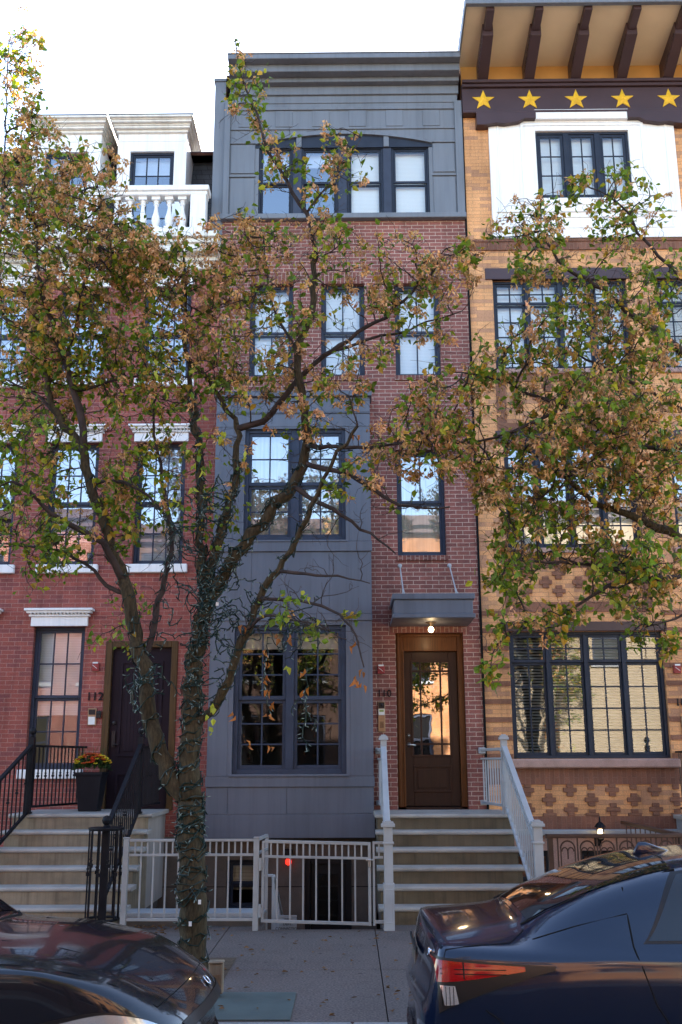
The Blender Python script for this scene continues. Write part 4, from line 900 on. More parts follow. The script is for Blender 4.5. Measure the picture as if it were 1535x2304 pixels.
# ---------------------------------------------------------------- stoops
def stoop(name, label, x0, x1, yl, ztop, n, run, tread, riser, cheek, over=.03, yback=-.002):
    """landing from the wall to yl, n risers down to the sidewalk"""
    T = thing(name, label, 'stoop', ((x0+x1)/2, yl, 0)); r = ztop/n
    def nose(z, ya, yb, xa, xb):
        b = MB(); h = .055; k = 6
        P = [(yb, z), (ya+.02, z)]+[(ya+.0275-.0275*math.sin(math.pi*j/k)-.0, z-h/2+h/2*math.cos(math.pi*j/k)) for j in range(1, k)]+[(ya+.03, z-h), (yb, z-h)]
        b.prism(P, 'x', xa, xb); return b
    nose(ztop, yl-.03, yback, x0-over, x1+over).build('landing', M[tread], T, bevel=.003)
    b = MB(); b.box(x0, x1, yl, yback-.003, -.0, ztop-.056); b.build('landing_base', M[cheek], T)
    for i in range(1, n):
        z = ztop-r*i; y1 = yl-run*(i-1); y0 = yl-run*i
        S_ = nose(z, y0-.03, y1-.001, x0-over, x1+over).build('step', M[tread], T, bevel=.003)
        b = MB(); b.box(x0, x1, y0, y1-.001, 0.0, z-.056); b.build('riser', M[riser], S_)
    b = MB(); b.box(x0+.002, x1-.002, yl-.004, yl-.001, ztop-r+.001, ztop-.057); b.build('top_riser', M[riser], T)
    return T
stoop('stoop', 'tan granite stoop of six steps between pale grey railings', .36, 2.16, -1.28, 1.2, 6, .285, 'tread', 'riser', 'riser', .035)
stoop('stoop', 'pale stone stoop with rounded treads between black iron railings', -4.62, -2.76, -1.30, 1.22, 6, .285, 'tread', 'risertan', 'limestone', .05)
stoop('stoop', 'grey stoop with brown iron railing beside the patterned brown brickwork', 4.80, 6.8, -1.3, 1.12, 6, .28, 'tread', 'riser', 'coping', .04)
# ---------------------------------------------------------------- pale grey aluminium railings of number 110
def newel(T, x, y, z0, h, w=.115):
    b = MB(); e = w/2
    b.box(x-e, x+e, y-e, y+e, z0, z0+h*.42); b.box(x-e*.84, x+e*.84, y-e*.84, y+e*.84, z0+h*.42, z0+h-.03)
    b.box(x-e*1.06, x+e*1.06, y-e*1.06, y+e*1.06, z0+h*.42-.02, z0+h*.42+.012); b.box(x-e*1.08, x+e*1.08, y-e*1.08, y+e*1.08, z0+h*.80, z0+h*.80+.022)
    for sx in (-1, 1):
        pass
    b.box(x-e*1.3, x+e*1.3, y-e*1.3, y+e*1.3, z0+h-.045, z0+h-.012); b.box(x-e*1.05, x+e*1.05, y-e*1.05, y+e*1.05, z0+h-.012, z0+h+.012); b.box(x-e*.6, x+e*.6, y-e*.6, y+e*.6, z0+h+.012, z0+h+.028)
    # recessed panels shown as raised edge strips on the street face
    b.box(x-e*.8, x-e*.62, y-e-.004, y-e, z0+.08, z0+h*.38); b.box(x+e*.62, x+e*.8, y-e-.004, y-e, z0+.08, z0+h*.38); b.box(x-e*.62, x+e*.62, y-e-.004, y-e, z0+h*.38-.015, z0+h*.38); b.box(x-e*.62, x+e*.62, y-e-.004, y-e, z0+.08, z0+.095)
    return b.build('newel_post', M['rail'], T, bevel=.005)
def grey_railing(label, wall, up, low, zl):
    """horizontal run from the wall to the upper post, sloping run to the lower newel"""
    T = thing('stair_railing', label, 'railing', (up[0], up[1], zl))
    newel(T, *up, zl, 1.03, .10); newel(T, *low, 0, 1.19, .125)
    top, bot = zl+.86, zl+.10
    A = Vector((wall[0], wall[1], top)); B_ = Vector((up[0], up[1]+.05, top)); b = MB()
    b.bar(A, B_, .075, .04); b.bar(A-Vector((0, 0, .13)), B_-Vector((0, 0, .13)), .055, .03)
    b.bar((wall[0], wall[1]+.03, top-.01), (wall[0], wall[1]-.06, top-.01), .10, .09); b.bar((wall[0], wall[1]+.03, bot), (wall[0], wall[1]-.05, bot), .09, .07)
    C_ = Vector((up[0], up[1]-.05, top+.02)); D_ = Vector((low[0], low[1]+.055, 1.02)); dz = Vector((0, 0, .13))
    b.bar(C_, D_, .075, .045); b.bar(C_-dz, D_-dz, .05, .03); b.build('top_rail', M['rail'], T, bevel=.006)
    b = MB(); E_, F_ = Vector((wall[0], wall[1], bot)), Vector((up[0], up[1]+.05, bot)); b.bar(E_, F_, .055, .035)
    G_, H_ = Vector((up[0], up[1]-.05, bot-.01)), Vector((low[0], low[1]+.055, .20)); b.bar(G_, H_, .055, .035); b.build('bottom_rail', M['rail'], T, bevel=.005)
    b = MB()
    for P, Q, U, V in ((A-Vector((0,0,.13)), B_-Vector((0,0,.13)), E_, F_), (C_-dz, D_-dz, G_, H_)):
        n = int(((Q-P).xy).length/.125)
        for k in range(n): t = (k+.5)/n; b.bar(U.lerp(V, t), P.lerp(Q, t), .019)
    b.build('pickets', M['rail'], T)
    b = MB(); n = 26    # dentil row between the double top rails
    for k in range(n): t = (k+.5)/n; p = (C_-dz*.5).lerp(D_-dz*.5, t); b.box(p.x-.012, p.x+.012, p.y-.022, p.y+.022, p.z-.045, p.z+.045)
    b.build('dentils', M['rail'], T)
grey_railing('pale grey slatted railing of the granite steps, nearest the picket gate', (.42, 0.0), (.455, -1.22), (.435, -3.08), 1.2)
grey_railing('pale grey slatted railing of the granite steps, nearest the tan brick wall', (1.97, 0.0), (2.125, -1.22), (2.20, -3.08), 1.2)
# ---------------------------------------------------------------- silver grey fence and gate before the areaway
FY = -3.09
def picket_panel(b, x0, x1, z0, zm, z1, step):
    n = max(2, round((x1-x0)/step)); n -= n % 2
    for k in range(1, n):
        x = x0+(x1-x0)*k/n
        b.box(x-.0095, x+.0095, FY-.0095, FY+.0095, zm, z1)
        if k % 2 == 0: b.box(x-.0095, x+.0095, FY-.0095, FY+.0095, z0, zm)
def fence_run(T, x0, x1, z0, zm, z1, step=.073):
    b = MB(); b.mark(); b.box(x0, x1, FY-.019, FY+.019, z1-.03, z1); b.mark(); b.box(x0, x1, FY-.016, FY+.016, zm-.014, zm+.014); b.mark(); b.box(x0, x1, FY-.019, FY+.019, z0-.015, z0+.02); b.each('rail', M['fence'], T, bevel=.003)
    b = MB(); picket_panel(b, x0, x1, z0+.02, zm+.014, z1-.03, step); b.build('pickets', M['fence'], T)
F = thing('areaway_fence', 'silver grey picket fence between the tree trunk and the gate', 'fence', (-1.9, FY, 0))
for x in (-2.66, -1.12):
    b = MB(); b.box(x-.032, x+.032, FY-.032, FY+.032, 0, 1.02); b.box(x-.036, x+.036, FY-.036, FY+.036, 1.02, 1.035); b.build('fence_post', M['fence'], F, bevel=.004)
fence_run(F, -2.628, -1.152, .12, .835, 1.015)
b = MB(); b.bar((-1.12, FY+.03, 1.0), (-1.06, FY+.75, 1.0), .038, .035); b.bar((-1.12, FY+.03, .84), (-1.06, FY+.75, .84), .03); b.bar((-1.06, FY+.75, -.2), (-1.06, FY+.75, 1.0), .04); b.bar((-1.12, FY+.03, .12), (-1.06, FY+.75, .12), .03)
b.build('return_panel', M['fence'], F, bevel=.003)
Gt = thing('areaway_gate', 'closed silver grey picket gate with hinges, next to the granite steps', 'gate', (-.45, FY, 0))
b = MB(); b.mark(); b.box(-1.055, -1.025, FY-.017, FY+.017, .09, .99); b.mark(); b.box(.195, .228, FY-.017, FY+.017, .05, .97); b.each('stile', M['fence'], Gt, bevel=.003)
b = MB(); 
for za, zb, h in ((.985, .955, .035), (.815, .79, .028), (.105, .07, .035)): b.mark(); b.bar((-1.025, FY, za), (.195, FY, zb), .032, h)
b.each('rail', M['fence'], Gt, bevel=.003)
b = MB(); n = 16
for k in range(1, n):
    t = k/n; x = -1.025+1.22*t; zt = .985-.03*t; zm = .815-.025*t; zb = .105-.035*t
    b.box(x-.0095, x+.0095, FY-.0095, FY+.0095, zm, zt)
    if k % 2 == 0: b.box(x-.0095, x+.0095, FY-.0095, FY+.0095, zb, zm)
b.build('pickets', M['fence'], Gt)
for z in (.73, .22): b = MB(); b.tube([(-1.072, FY-.025, z-.07), (-1.072, FY-.025, z+.07)], .016, 10); b.box(-1.09, -1.04, FY-.03, FY-.012, z-.03, z+.03); b.build('hinge', M['fence'], Gt)
b = MB(); b.box(.17, .255, FY-.03, FY-.017, .765, .785); b.box(.195, .225, FY-.04, FY-.017, .70, .78); b.build('latch', M['steel'], Gt, bevel=.003)
Fs = thing('areaway_fence', 'narrow silver grey picket panel between the gate latch and the newel post', 'fence', (.31, FY, 0))
b = MB(); b.box(.250, .275, FY-.015, FY+.015, .05, .98); b.build('fence_post', M['fence'], Fs, bevel=.003)
fence_run(Fs, .275, .375, .09, .80, .98, .05)
# areaway handrail, kerb wall, sign
HR = thing('areaway_handrail', 'pale grey handrail running down the areaway steps behind the gate', 'railing', (-1.03, -2.1, -.5))
b = MB(); b.bar((-1.10, -2.12, .50), (-.99, -2.10, .50), .05, .03); b.bar((-.99, -2.12, .50), (-.93, -1.0, -.25), .05, .035); b.build('rail', M['rail'], HR, bevel=.004)
b = MB()
for k in range(9): t = k/8; b.bar((-.99+.06*t, -2.12+1.12*t, -1.25 if k > 2 else -.9), (-.99+.06*t, -2.12+1.12*t, .49-.75*t), .03 if k in (0, 8) else .018)
b.build('balusters', M['rail'], HR)
CW = MB(); CW.box(-2.80, -1.10, -2.78, -2.44, .0, .10); cwo = CW.build('areaway_kerb_wall', M['granite']); tag(cwo, 'low brown masonry kerb wall under grey coping behind the picket fence', 'low wall')
b = MB(); b.box(-2.82, -1.08, -2.80, -2.42, .101, .155); b.build('coping', M['coping'], cwo, bevel=.006)
SG = thing('fire_connection_sign', 'small white fire department connection plate behind the gate bars', 'sign', (-.80, -1.9, -.2))
b = MB(); b.box(-.93, -.70, -1.905, -1.895, -.32, -.0); b.build('plate', M['coping'], SG, bevel=.003)
text_part('lettering', 'FIRE\nDEPT.\nCONNECTION\nAUTOMATIC\nSPRINKLER', .046, (-.815, -1.908, -.16), SG, M['ink'], depth=.001, space=1.15)
b = MB(); b.bar((-.815, -1.875, -1.25), (-.815, -1.875, -.05), .03); b.build('post', M['fence'], SG)
# ---------------------------------------------------------------- black iron railings of number 112
def iron_run(b, p, q, zt0, zt1, zb0, zb1, step, collars=True):
    p = Vector((p[0], p[1], 0)); q = Vector((q[0], q[1], 0)); L_ = (q-p).length; n = max(2, int(L_/step))
    for k in range(1, n):
        t = k/n; c = p.lerp(q, t); zt = zt0+(zt1-zt0)*t; zb = zb0+(zb1-zb0)*t
        b.bar((c.x, c.y, zb), (c.x, c.y, zt), .016)
        if collars and k % 2: 
            zc = zb+(zt-zb)*.5; b.box(c.x-.017, c.x+.017, c.y-.017, c.y+.017, zc-.014, zc+.014); b.box(c.x-.014, c.x+.014, c.y-.014, c.y+.014, zc+.03, zc+.045)
def iron_railing(label, wall, up, low, zl, mat='iron', turn=None, lowz=0, spread=0):
    T = thing('iron_railing', label, 'railing', (up[0], up[1], zl)); H1 = .90
    b = MB(); b.box(up[0]-.036, up[0]+.036, up[1]-.036, up[1]+.036, zl, zl+1.02); b.box(up[0]-.05, up[0]+.05, up[1]-.05, up[1]+.05, zl, zl+.025); b.lathe((up[0], up[1], zl+1.02), [(.022, 0), (.03, .015), (.02, .03), (.045, .06), (.05, .085), (.04, .115), (.01, .135)], 14)
    b.build('post', M[mat], T)
    b = MB(); b.bar((wall[0], wall[1], zl+H1), (up[0], up[1], zl+H1), .05, .03); b.bar((up[0], up[1]-.02, zl+H1+.01), (low[0], low[1], lowz+H1+.05), .055, .035); b.build('handrail', M[mat], T)
    b = MB(); b.bar((wall[0], wall[1], zl+.09), (up[0], up[1], zl+.09), .03); b.bar((up[0], up[1]-.02, zl+.02), (low[0], low[1], lowz+.12), .035); b.build('bottom_rail', M[mat], T)
    b = MB(); iron_run(b, wall, up, zl+H1, zl+H1, zl+.09, zl+.09, .085); iron_run(b, up, low, zl+H1, lowz+H1+.05, zl+.02, lowz+.12, .085); b.build('balusters', M[mat], T)
    return T
T = iron_railing('black iron railing ending in a round caged newel, nearest the forked tree', (-2.86, -.02), (-2.90, -1.33), (-3.0, -2.75), 1.22, lowz=.12)
nx, ny = -2.93, -3.0
b = MB(); b.box(nx-.04, nx+.04, ny-.04, ny+.04, 0, 1.14); b.lathe((nx, ny, 1.14), [(.03, 0), (.045, .012), (.025, .03), (.05, .055), (.058, .085), (.045, .12), (.01, .14)], 16); b.build('newel_post', M['iron'], T)
b = MB(); circ = [(nx+.19*math.cos(a), ny+.19*math.sin(a)) for a in [2*math.pi*k/20 for k in range(21)]]
for z, w in ((1.125, .018), (.115, .016)): b.tube([(x, y, z) for x, y in circ], w, 6, cap=False)
for k in range(11):
    a = 2*math.pi*k/11; x, y = nx+.19*math.cos(a), ny+.19*math.sin(a); b.bar((x, y, .11), (x, y, 1.12), .016)
    zc = .72 if k % 2 else .62; b.box(x-.018, x+.018, y-.018, y+.018, zc-.02, zc+.02); b.box(x-.015, x+.015, y-.015, y+.015, zc+.05, zc+.065)
b.build('newel_cage', M['iron'], T)
b = MB(); b.lathe((nx, ny, 1.13), [(.21, 0), (.21, .012), (.05, .016)], 20); b.build('cage_cap', M['iron'], T)
iron_railing('black iron railing with tall ball topped post before the narrow blind window', (-4.0, -.02), (-4.42, -1.30), (-4.95, -2.9), 1.22, lowz=.0)
iron_railing('brown iron stair railing on the stoop of the tan brick house', (4.89, -.02), (4.90, -1.25), (4.96, -2.75), 1.12, mat='brownmetal')
T = thing('iron_fence', 'brown iron fence with heart scrolls before the tan brick house', 'fence', (3.1, -2.9, 0))
b = MB(); b.box(2.33, 4.0, -2.94, -2.86, 1.0, 1.045); b.box(2.36, 3.98, -2.915, -2.885, .86, .875) if False else None; b.box(2.36, 3.98, -2.915, -2.885, .10, .125); b.bar((3.97, -2.9, 1.02), (3.97, -.2, 1.02), .08, .045); b.build('rails', M['brownmetal'], T, bevel=.006)
for x in (2.38, 3.95): b = MB(); b.box(x-.03, x+.03, -2.93, -2.87, 0, 1.0); b.build('post', M['brownmetal'], T)
b = MB()
for k in range(7):
    x = 2.47+k*.2355; b.bar((x, -2.9, .12), (x, -2.9, 1.0), .016)
    if k < 6:
        for dx in (.033, .2025): b.bar((x+dx, -2.9, .12), (x+dx, -2.9, .885), .013)
for k in range(11): y = -2.75+k*.24; b.bar((3.97, y, .12), (3.97, y, 1.0), .014)
for k in range(6):
    x = 2.587+k*.2355
    b.tube([(x+.085*math.cos(a), -2.9, .88+.085*math.sin(a)) for a in [math.pi*j/10 for j in range(11)]], .010, 6)
    for sx in (1, -1): b.tube([(x+sx*.036*(1+math.cos(a)), -2.9, .845+.045*math.sin(a)) for a in [math.pi*j/10+math.pi*.0 for j in range(11)]]+[(x, -2.9, .76)], .008, 6)
b.build('scroll_bars', M['brownmetal'], T)
# ---------------------------------------------------------------- planter with chrysanthemums
PT = thing('planter', 'tall black tapered planter of red and yellow chrysanthemums beside the plum door', 'planter', (-3.74, -.62, 1.22))
b = MB()
def sq(h, w): return [(-3.74-w, -.62-w, h), (-3.74+w, -.62-w, h), (-3.74+w, -.62+w, h), (-3.74-w, -.62+w, h)]
b.add(sq(1.22, .135)+sq(1.70, .185)+sq(1.73, .20)+sq(1.76, .20)+sq(1.76, .17)+sq(1.70, .165), [(3,2,1,0)]+[(4*i+j, 4*i+(j+1) % 4, 4*i+4+(j+1) % 4, 4*i+4+j) for i in range(5) for j in range(4)]+[(20,21,22,23)])
b.build('pot', M['pot'], PT, bevel=.01)
def tone_mesh(name, vs, fs, cols, mat, parent):
    me = bpy.data.meshes.new(name); o0 = origin_of(parent); A = np.asarray(vs, dtype=np.float32)-np.array(o0[:], dtype=np.float32)
    me.from_pydata(A.tolist(), [], fs); at_ = me.color_attributes.new('tone', 'FLOAT_COLOR', 'POINT')
    C4 = np.ones((len(vs), 4), dtype=np.float32); C4[:, :3] = cols; at_.data.foreach_set('color', C4.ravel()); me.materials.append(mat); me.update()
    o = bpy.data.objects.new(name, me); COL.objects.link(o); o.parent = parent; return o
class Foliage:
    def __init__(s): s.v = []; s.f = []; s.c = []
    def blade(s, p, d, n, L_, w, col, fold=.25, droop=.15):
        """one folded leaf: base p, direction d, side vector from n"""
        d = d/np.linalg.norm(d); sd = np.cross(d, n); sd = sd/(np.linalg.norm(sd)+1e-9); up = np.cross(sd, d)
        b = len(s.v)
        a = p+d*L_*.38; t = p+d*L_-up*droop*L_
        s.v += [p, a+sd*w*.5+up*fold*w, a-up*.04*L_*0, a-sd*w*.5+up*fold*w, t, p+d*L_*.74+sd*w*.30+up*fold*w*.6-up*droop*L_*.5, p+d*L_*.74-sd*w*.30+up*fold*w*.6-up*droop*L_*.5]
        s.f += [(b, b+1, b+2), (b, b+2, b+3), (b+1, b+5, b+2), (b+2, b+6, b+3), (b+5, b+4, b+2), (b+2, b+4, b+6)]
        s.c += [col]*7
    def wing(s, p, d, n, L_, w, col):
        d = d/np.linalg.norm(d); sd = np.cross(d, n); sd = sd/(np.linalg.norm(sd)+1e-9); up = np.cross(sd, d); b = len(s.v)
        s.v += [p, p+d*L_*.6+sd*w*.5, p+d*L_+up*w*.25, p+d*L_*.55-sd*w*.5+up*w*.2]; s.f += [(b, b+1, b+2), (b, b+2, b+3)]; s.c += [col]*4
    def build(s, name, mat, parent): return tone_mesh(name, np.array(s.v), s.f, np.array(s.c), mat, parent)
def rv(): v = rng.normal(size=3); return v/np.linalg.norm(v)
fo = Foliage(); fl = Foliage()
for k in range(420):
    a = rng.uniform(0, 2*math.pi); r_ = .25*math.sqrt(rng.uniform()); h = 1.75+.23*math.sqrt(max(0, 1-(r_/.27)**2))*rng.uniform(.4, 1)
    p = np.array((-3.74+r_*math.cos(a), -.62+r_*math.sin(a), h)); g = rng.uniform(.5, 1.2); fo.blade(p, np.array((math.cos(a)*.6, math.sin(a)*.6, .5))+rv()*.5, rv(), .055, .03, (.03*g, .07*g, .015*g))
for k in range(26): a = rng.uniform(0, 6.28); fo.blade(np.array((-3.80+.07*math.cos(a), -.55+.07*math.sin(a), 1.78)), np.array((math.cos(a)*.35, math.sin(a)*.35, 1.)), rv(), rng.uniform(.2, .42), .012, (.05, .10, .03), 0, .2)
for k in range(130):
    a = rng.uniform(0, 2*math.pi); r_ = .255*math.sqrt(rng.uniform()); h = 1.78+.23*math.sqrt(max(0, 1-(r_/.275)**2))
    c = (.75, .58, .04) if (abs(math.cos(a)*r_) > .10 and rng.uniform() < .8) else ((.62, .09, .03) if rng.uniform() < .7 else (.60, .17, .02)); p = np.array((-3.74+r_*math.cos(a), -.62+r_*math.sin(a), h))
    for j in range(9): t = j*2*math.pi/9; fl.wing(p, np.array((math.cos(t), math.sin(t)-.3, .45)), np.array((0, -.4, 1.)), .042, .024, tuple(np.array(c)*rng.uniform(.75, 1.2)))
fo.build('leaves', M['leaf'], PT); fl.build('flowers', M['seed'], PT)
# ---------------------------------------------------------------- outlet box by the tree, fallen leaves
UB = thing('outlet_box', 'small grey outlet box on a dark post at the foot of the tree', 'outlet box', (-1.13, -6.5, 0))
b = MB(); b.box(-1.19, -1.07, -6.55, -6.46, .04, .27); b.box(-1.195, -1.065, -6.56, -6.455, .27, .29); b.build('box', M['risertan'], UB, bevel=.008)
b = MB(); b.box(-1.165, -1.095, -6.556, -6.55, .09, .19); b.build('cover', M['brass'], UB)
b = MB(); b.bar((-1.13, -6.5, 0), (-1.13, -6.5, .05), .05); b.build('post', M['black'], UB)
fall = Foliage()
for k in range(520):
    if k < 80: x, y_ = rng.uniform(-2.6, -1.7), rng.uniform(-3.05, -2.85)
    elif k < 150: x, y_ = rng.normal(-2.75, .5), rng.normal(-3.3, .12)
    else: x, y_ = rng.uniform(-6, 6), rng.uniform(-7.2, -3.1)
    g = rng.uniform(.5, 1.15); fall.blade(np.array((x, y_, .012+rng.uniform(0, .01))), np.array((*rng.normal(size=2), .05)), np.array((0, 0, 1.))+rv()*.35, rng.uniform(.035, .075), rng.uniform(.02, .045), tuple(np.array((.20, .10, .04))*g), .3, .0)
o = fall.build('fallen_leaves', M['seed'], None); o['kind'] = 'stuff'
# ---------------------------------------------------------------- trees
def catmull(P, r, step):
    """resample a limb smoothly; returns points and radii"""
    P = [np.array(p, float) for p in P]; out = []; rad = []; n = len(P)
    L_ = [0]
    for a, b_ in zip(P, P[1:]): L_.append(L_[-1]+np.linalg.norm(b_-a))
    for i in range(n-1):
        p0 = P[max(i-1, 0)]; p1 = P[i]; p2 = P[i+1]; p3 = P[min(i+2, n-1)]; k = max(1, int((L_[i+1]-L_[i])/step))
        for j in range(k):
            t = j/k; q = .5*((2*p1)+(-p0+p2)*t+(2*p0-5*p1+4*p2-p3)*t*t+(-p0+3*p1-3*p2+p3)*t**3)
            out.append(q); rad.append(r[0]+(r[1]-r[0])*(L_[i]+t*(L_[i+1]-L_[i]))/L_[-1])
    out.append(P[-1]); rad.append(r[1]); return out, rad
def tree(label, limbs, crown, hang, seed, group, flare=True):
    g = np.random.default_rng(seed); base = limbs[0][2][0]
    T = thing('street_tree', label, 'tree', (base[0], base[1], 0), group)
    trunk = MB(); bare = MB(); nodes = []; par = []; rads = []
    limb_paths = []
    for li, (r0, r1, P) in enumerate(limbs):
        Q, rr = catmull(P, (r0, r1), .10); jit = min(.016, r0*.3)
        Q = [q+(g.normal(size=3)*jit if 0 < i else 0) for i, q in enumerate(Q)]
        rr = [r*(1+g.normal()*.05) for r in rr]
        if li == 0 and flare: rr[0] *= 1.35; rr[1] *= 1.12
        if li == 0 or r0 > .045: trunk.tube(Q, rr, 22 if r0 > .06 else 10, ridge=.022 if r0 > .06 else .015)
        else: bare.tube(Q, rr, 7)
        limb_paths.append((Q, rr))
        if li > 0 or len(limbs) < 3:
            for q, r in zip(Q, rr):
                nodes.append(q); par.append(-1); rads.append(r)
    # attraction points in the crown's clumps
    att = []; kind = []
    for cx, cy, cz, rx, ry, rz, n, br in crown:
        sub = [g.normal(size=3)*.52 for _ in range(max(4, n//5))]
        for k in range(int(n*1.25)):
            c = sub[g.integers(len(sub))]; v = c+g.normal(size=3)*.26
            if np.linalg.norm(v) > 1.15: v = v/np.linalg.norm(v)*g.uniform(.7, 1.1)
            att.append((cx+v[0]*rx, cy+v[1]*ry, cz+v[2]*rz)); kind.append(br)
    att = np.array(att); kind = np.array(kind); A = len(att)
    nd = np.array(nodes); best = np.full(A, 1e9); bi = np.zeros(A, int)
    def upd(new, off):
        nonlocal best, bi
        for s in range(0, len(new), 400):
            dd = np.linalg.norm(att[:, None]-new[None, s:s+400], axis=2); j = dd.argmin(1); m = dd[np.arange(A), j]; k = m < best
            best[k] = m[k]; bi[k] = off+s+j[k]
    upd(nd, 0); alive = np.ones(A, bool); step = .085; kill = .10; reach = np.full(A, -1)
    allp = [p for p in nd]; first = len(allp)
    for it in range(150):
        hit = alive & (best < kill); reach[hit] = bi[hit]; alive &= ~hit
        if not alive.any(): break
        idx = np.where(alive)[0]; grow = {}
        for i in idx: grow.setdefault(int(bi[i]), []).append(i)
        new = []; np_ = []
        for k, lst in grow.items():
            p = allp[k]; d = (att[lst]-p); d /= np.linalg.norm(d, axis=1)[:, None]+1e-9; v = d.mean(0)+g.normal(size=3)*.22
            if par[k] >= 0: v = v+.45*(p-allp[par[k]])/step
            v /= np.linalg.norm(v)+1e-9
            new.append(p+v*step); np_.append(k)
        off = len(allp); allp += new; par += np_; rads += [0]*len(new); upd(np.array(new), off)
    reach[reach < 0] = bi[reach < 0]
    # pipe model radii, keep only twigs that carry something
    n = len(allp); load = np.zeros(n)
    for r in reach: load[r] += 1
    for k in range(n-1, first-1, -1):
        if par[k] >= 0: load[par[k]] += load[k]
    child = {}
    for k in range(first, n):
        if load[k] > 0: child.setdefault(par[k], []).append(k)
    rad = lambda k: min(.018, .0028*max(1, load[k])**.42)
    stack = [(p, c) for p in list(child) if p < first for c in child[p]]
    while stack:
        p, c = stack.pop(); path = [p, c]
        while True:
            ch = child.get(path[-1], [])
            if not ch: break
            ch = sorted(ch, key=lambda z: -load[z]); 
            for z in ch[1:]: stack.append((path[-1], z))
            path.append(ch[0])
        bare.tube([allp[k] for k in path], [rad(max(path[1], k) if k < first else k) for k in path], 4, cap=False)
    # bare side twiglets that make the fine tangle
    for k in g.choice(np.arange(first, n), size=min(n-first, 4200), replace=False):
        if load[k] <= 0: continue
        q = allp[k]; d = rv_(g); pts = [q]
        for j in range(3): d = d+g.normal(size=3)*.45; d /= np.linalg.norm(d); pts.append(pts[-1]+d*g.uniform(.04, .11))
        bare.tube(pts, [.0028, .0024, .002, .0016], 3, cap=False)
    for k in range(first):        # leafless twigs along the thin limbs
        if rads[k] > .034 or g.uniform() > .42: continue
        q = allp[k]; d = rv_(g)+np.array((0, 0, .25)); pts = [q]; m = int(g.integers(4, 10))
        for j in range(m):
            d = d/np.linalg.norm(d)+g.normal(size=3)*.33; d /= np.linalg.norm(d); pts.append(pts[-1]+d*.062)
            if g.uniform() < .5:
                e = d+g.normal(size=3)*.7; e /= np.linalg.norm(e); s1 = pts[-1]+e*.06; bare.tube([pts[-1], s1, s1+(e+g.normal(size=3)*.4)*.05], [.0024, .002, .0015], 3, cap=False)
        bare.tube(pts, list(np.linspace(.0048, .002, len(pts))), 4, cap=False)
    tr = trunk.build('trunk', M['bark'], T, smooth=True, fix=False); bare.build('branches', M['twig'], T, smooth=True, fix=False)
    L = Foliage(); D_ = Foliage(); down = np.array((0, 0, -1.))
    for i in range(A):
        q = np.array(allp[reach[i]])*.35+att[i]*.65; br = kind[i]
        if g.uniform() < br*.84:      # hanging cluster of papery seed wings
            for cl in range(int(g.integers(1, 4))):
                base_c = np.array((.60, .345, .145))*g.uniform(.55, 1.25)*np.array((1, g.uniform(.88, 1.08), g.uniform(.8, 1.25)))
                ax = rv_(g)*.5+down*.7; q2 = q+rv_(g)*g.uniform(.0, .10)
                for j in range(int(g.integers(7, 13))):
                    v = ax+rv_(g)*.85; D_.wing(q2+rv_(g)*.03, v, rv_(g), g.uniform(.036, .066), g.uniform(.016, .029), tuple(base_c*g.uniform(.7, 1.3)))
            m = int(g.integers(0, 3))
        else: m = int(g.integers(3, 7))
        for j in range(m):        # green leaves in small sprays
            u = g.uniform()
            if u < .70: c = np.array((.125, .20, .014))*g.uniform(.55, 1.35)
            elif u < .90: c = np.array((.33, .33, .025))*g.uniform(.7, 1.3)
            else: c = np.array((.46, .28, .03))*g.uniform(.6, 1.2)
            v = rv_(g)+down*.45; s_ = g.uniform(.045, .098)
            L.blade(q+rv_(g)*g.uniform(.02, .11), v, rv_(g)+np.array((0, 0, .9)), s_, s_*g.uniform(.55, .8), tuple(c), g.uniform(.05, .3), g.uniform(.0, .35))
    for x, y_, z, k in hang:      # large hanging leaves, brown and curled or yellow green
        for j in range(2):
            c = np.array((.40, .15, .035))*g.uniform(.6, 1.3) if k == 0 else np.array((.38, .40, .04))*g.uniform(.6, 1.2)
            L.blade(np.array((x, y_, z))+rv_(g)*.035, rv_(g)*.7+down, rv_(g), g.uniform(.055, .10), g.uniform(.03, .055), tuple(c), .5 if k == 0 else .2, .3)
    L.build('leaves', M['leaf'], T); D_.build('seed_clusters', M['seed'], T)
    return T, limb_paths
def rv_(g): v = g.normal(size=3); return v/np.linalg.norm(v)
TA, pathsA = tree('forked street tree with light strings wound round its trunk and limbs', LIMBS_A, CROWN_A, HANGING, 7, 'street trees with papery brown seed clusters')
TB, pathsB = tree('street tree with dense brown seeded crown spreading before the tan brick house', LIMBS_B, CROWN_B, [], 8, 'street trees with papery brown seed clusters')
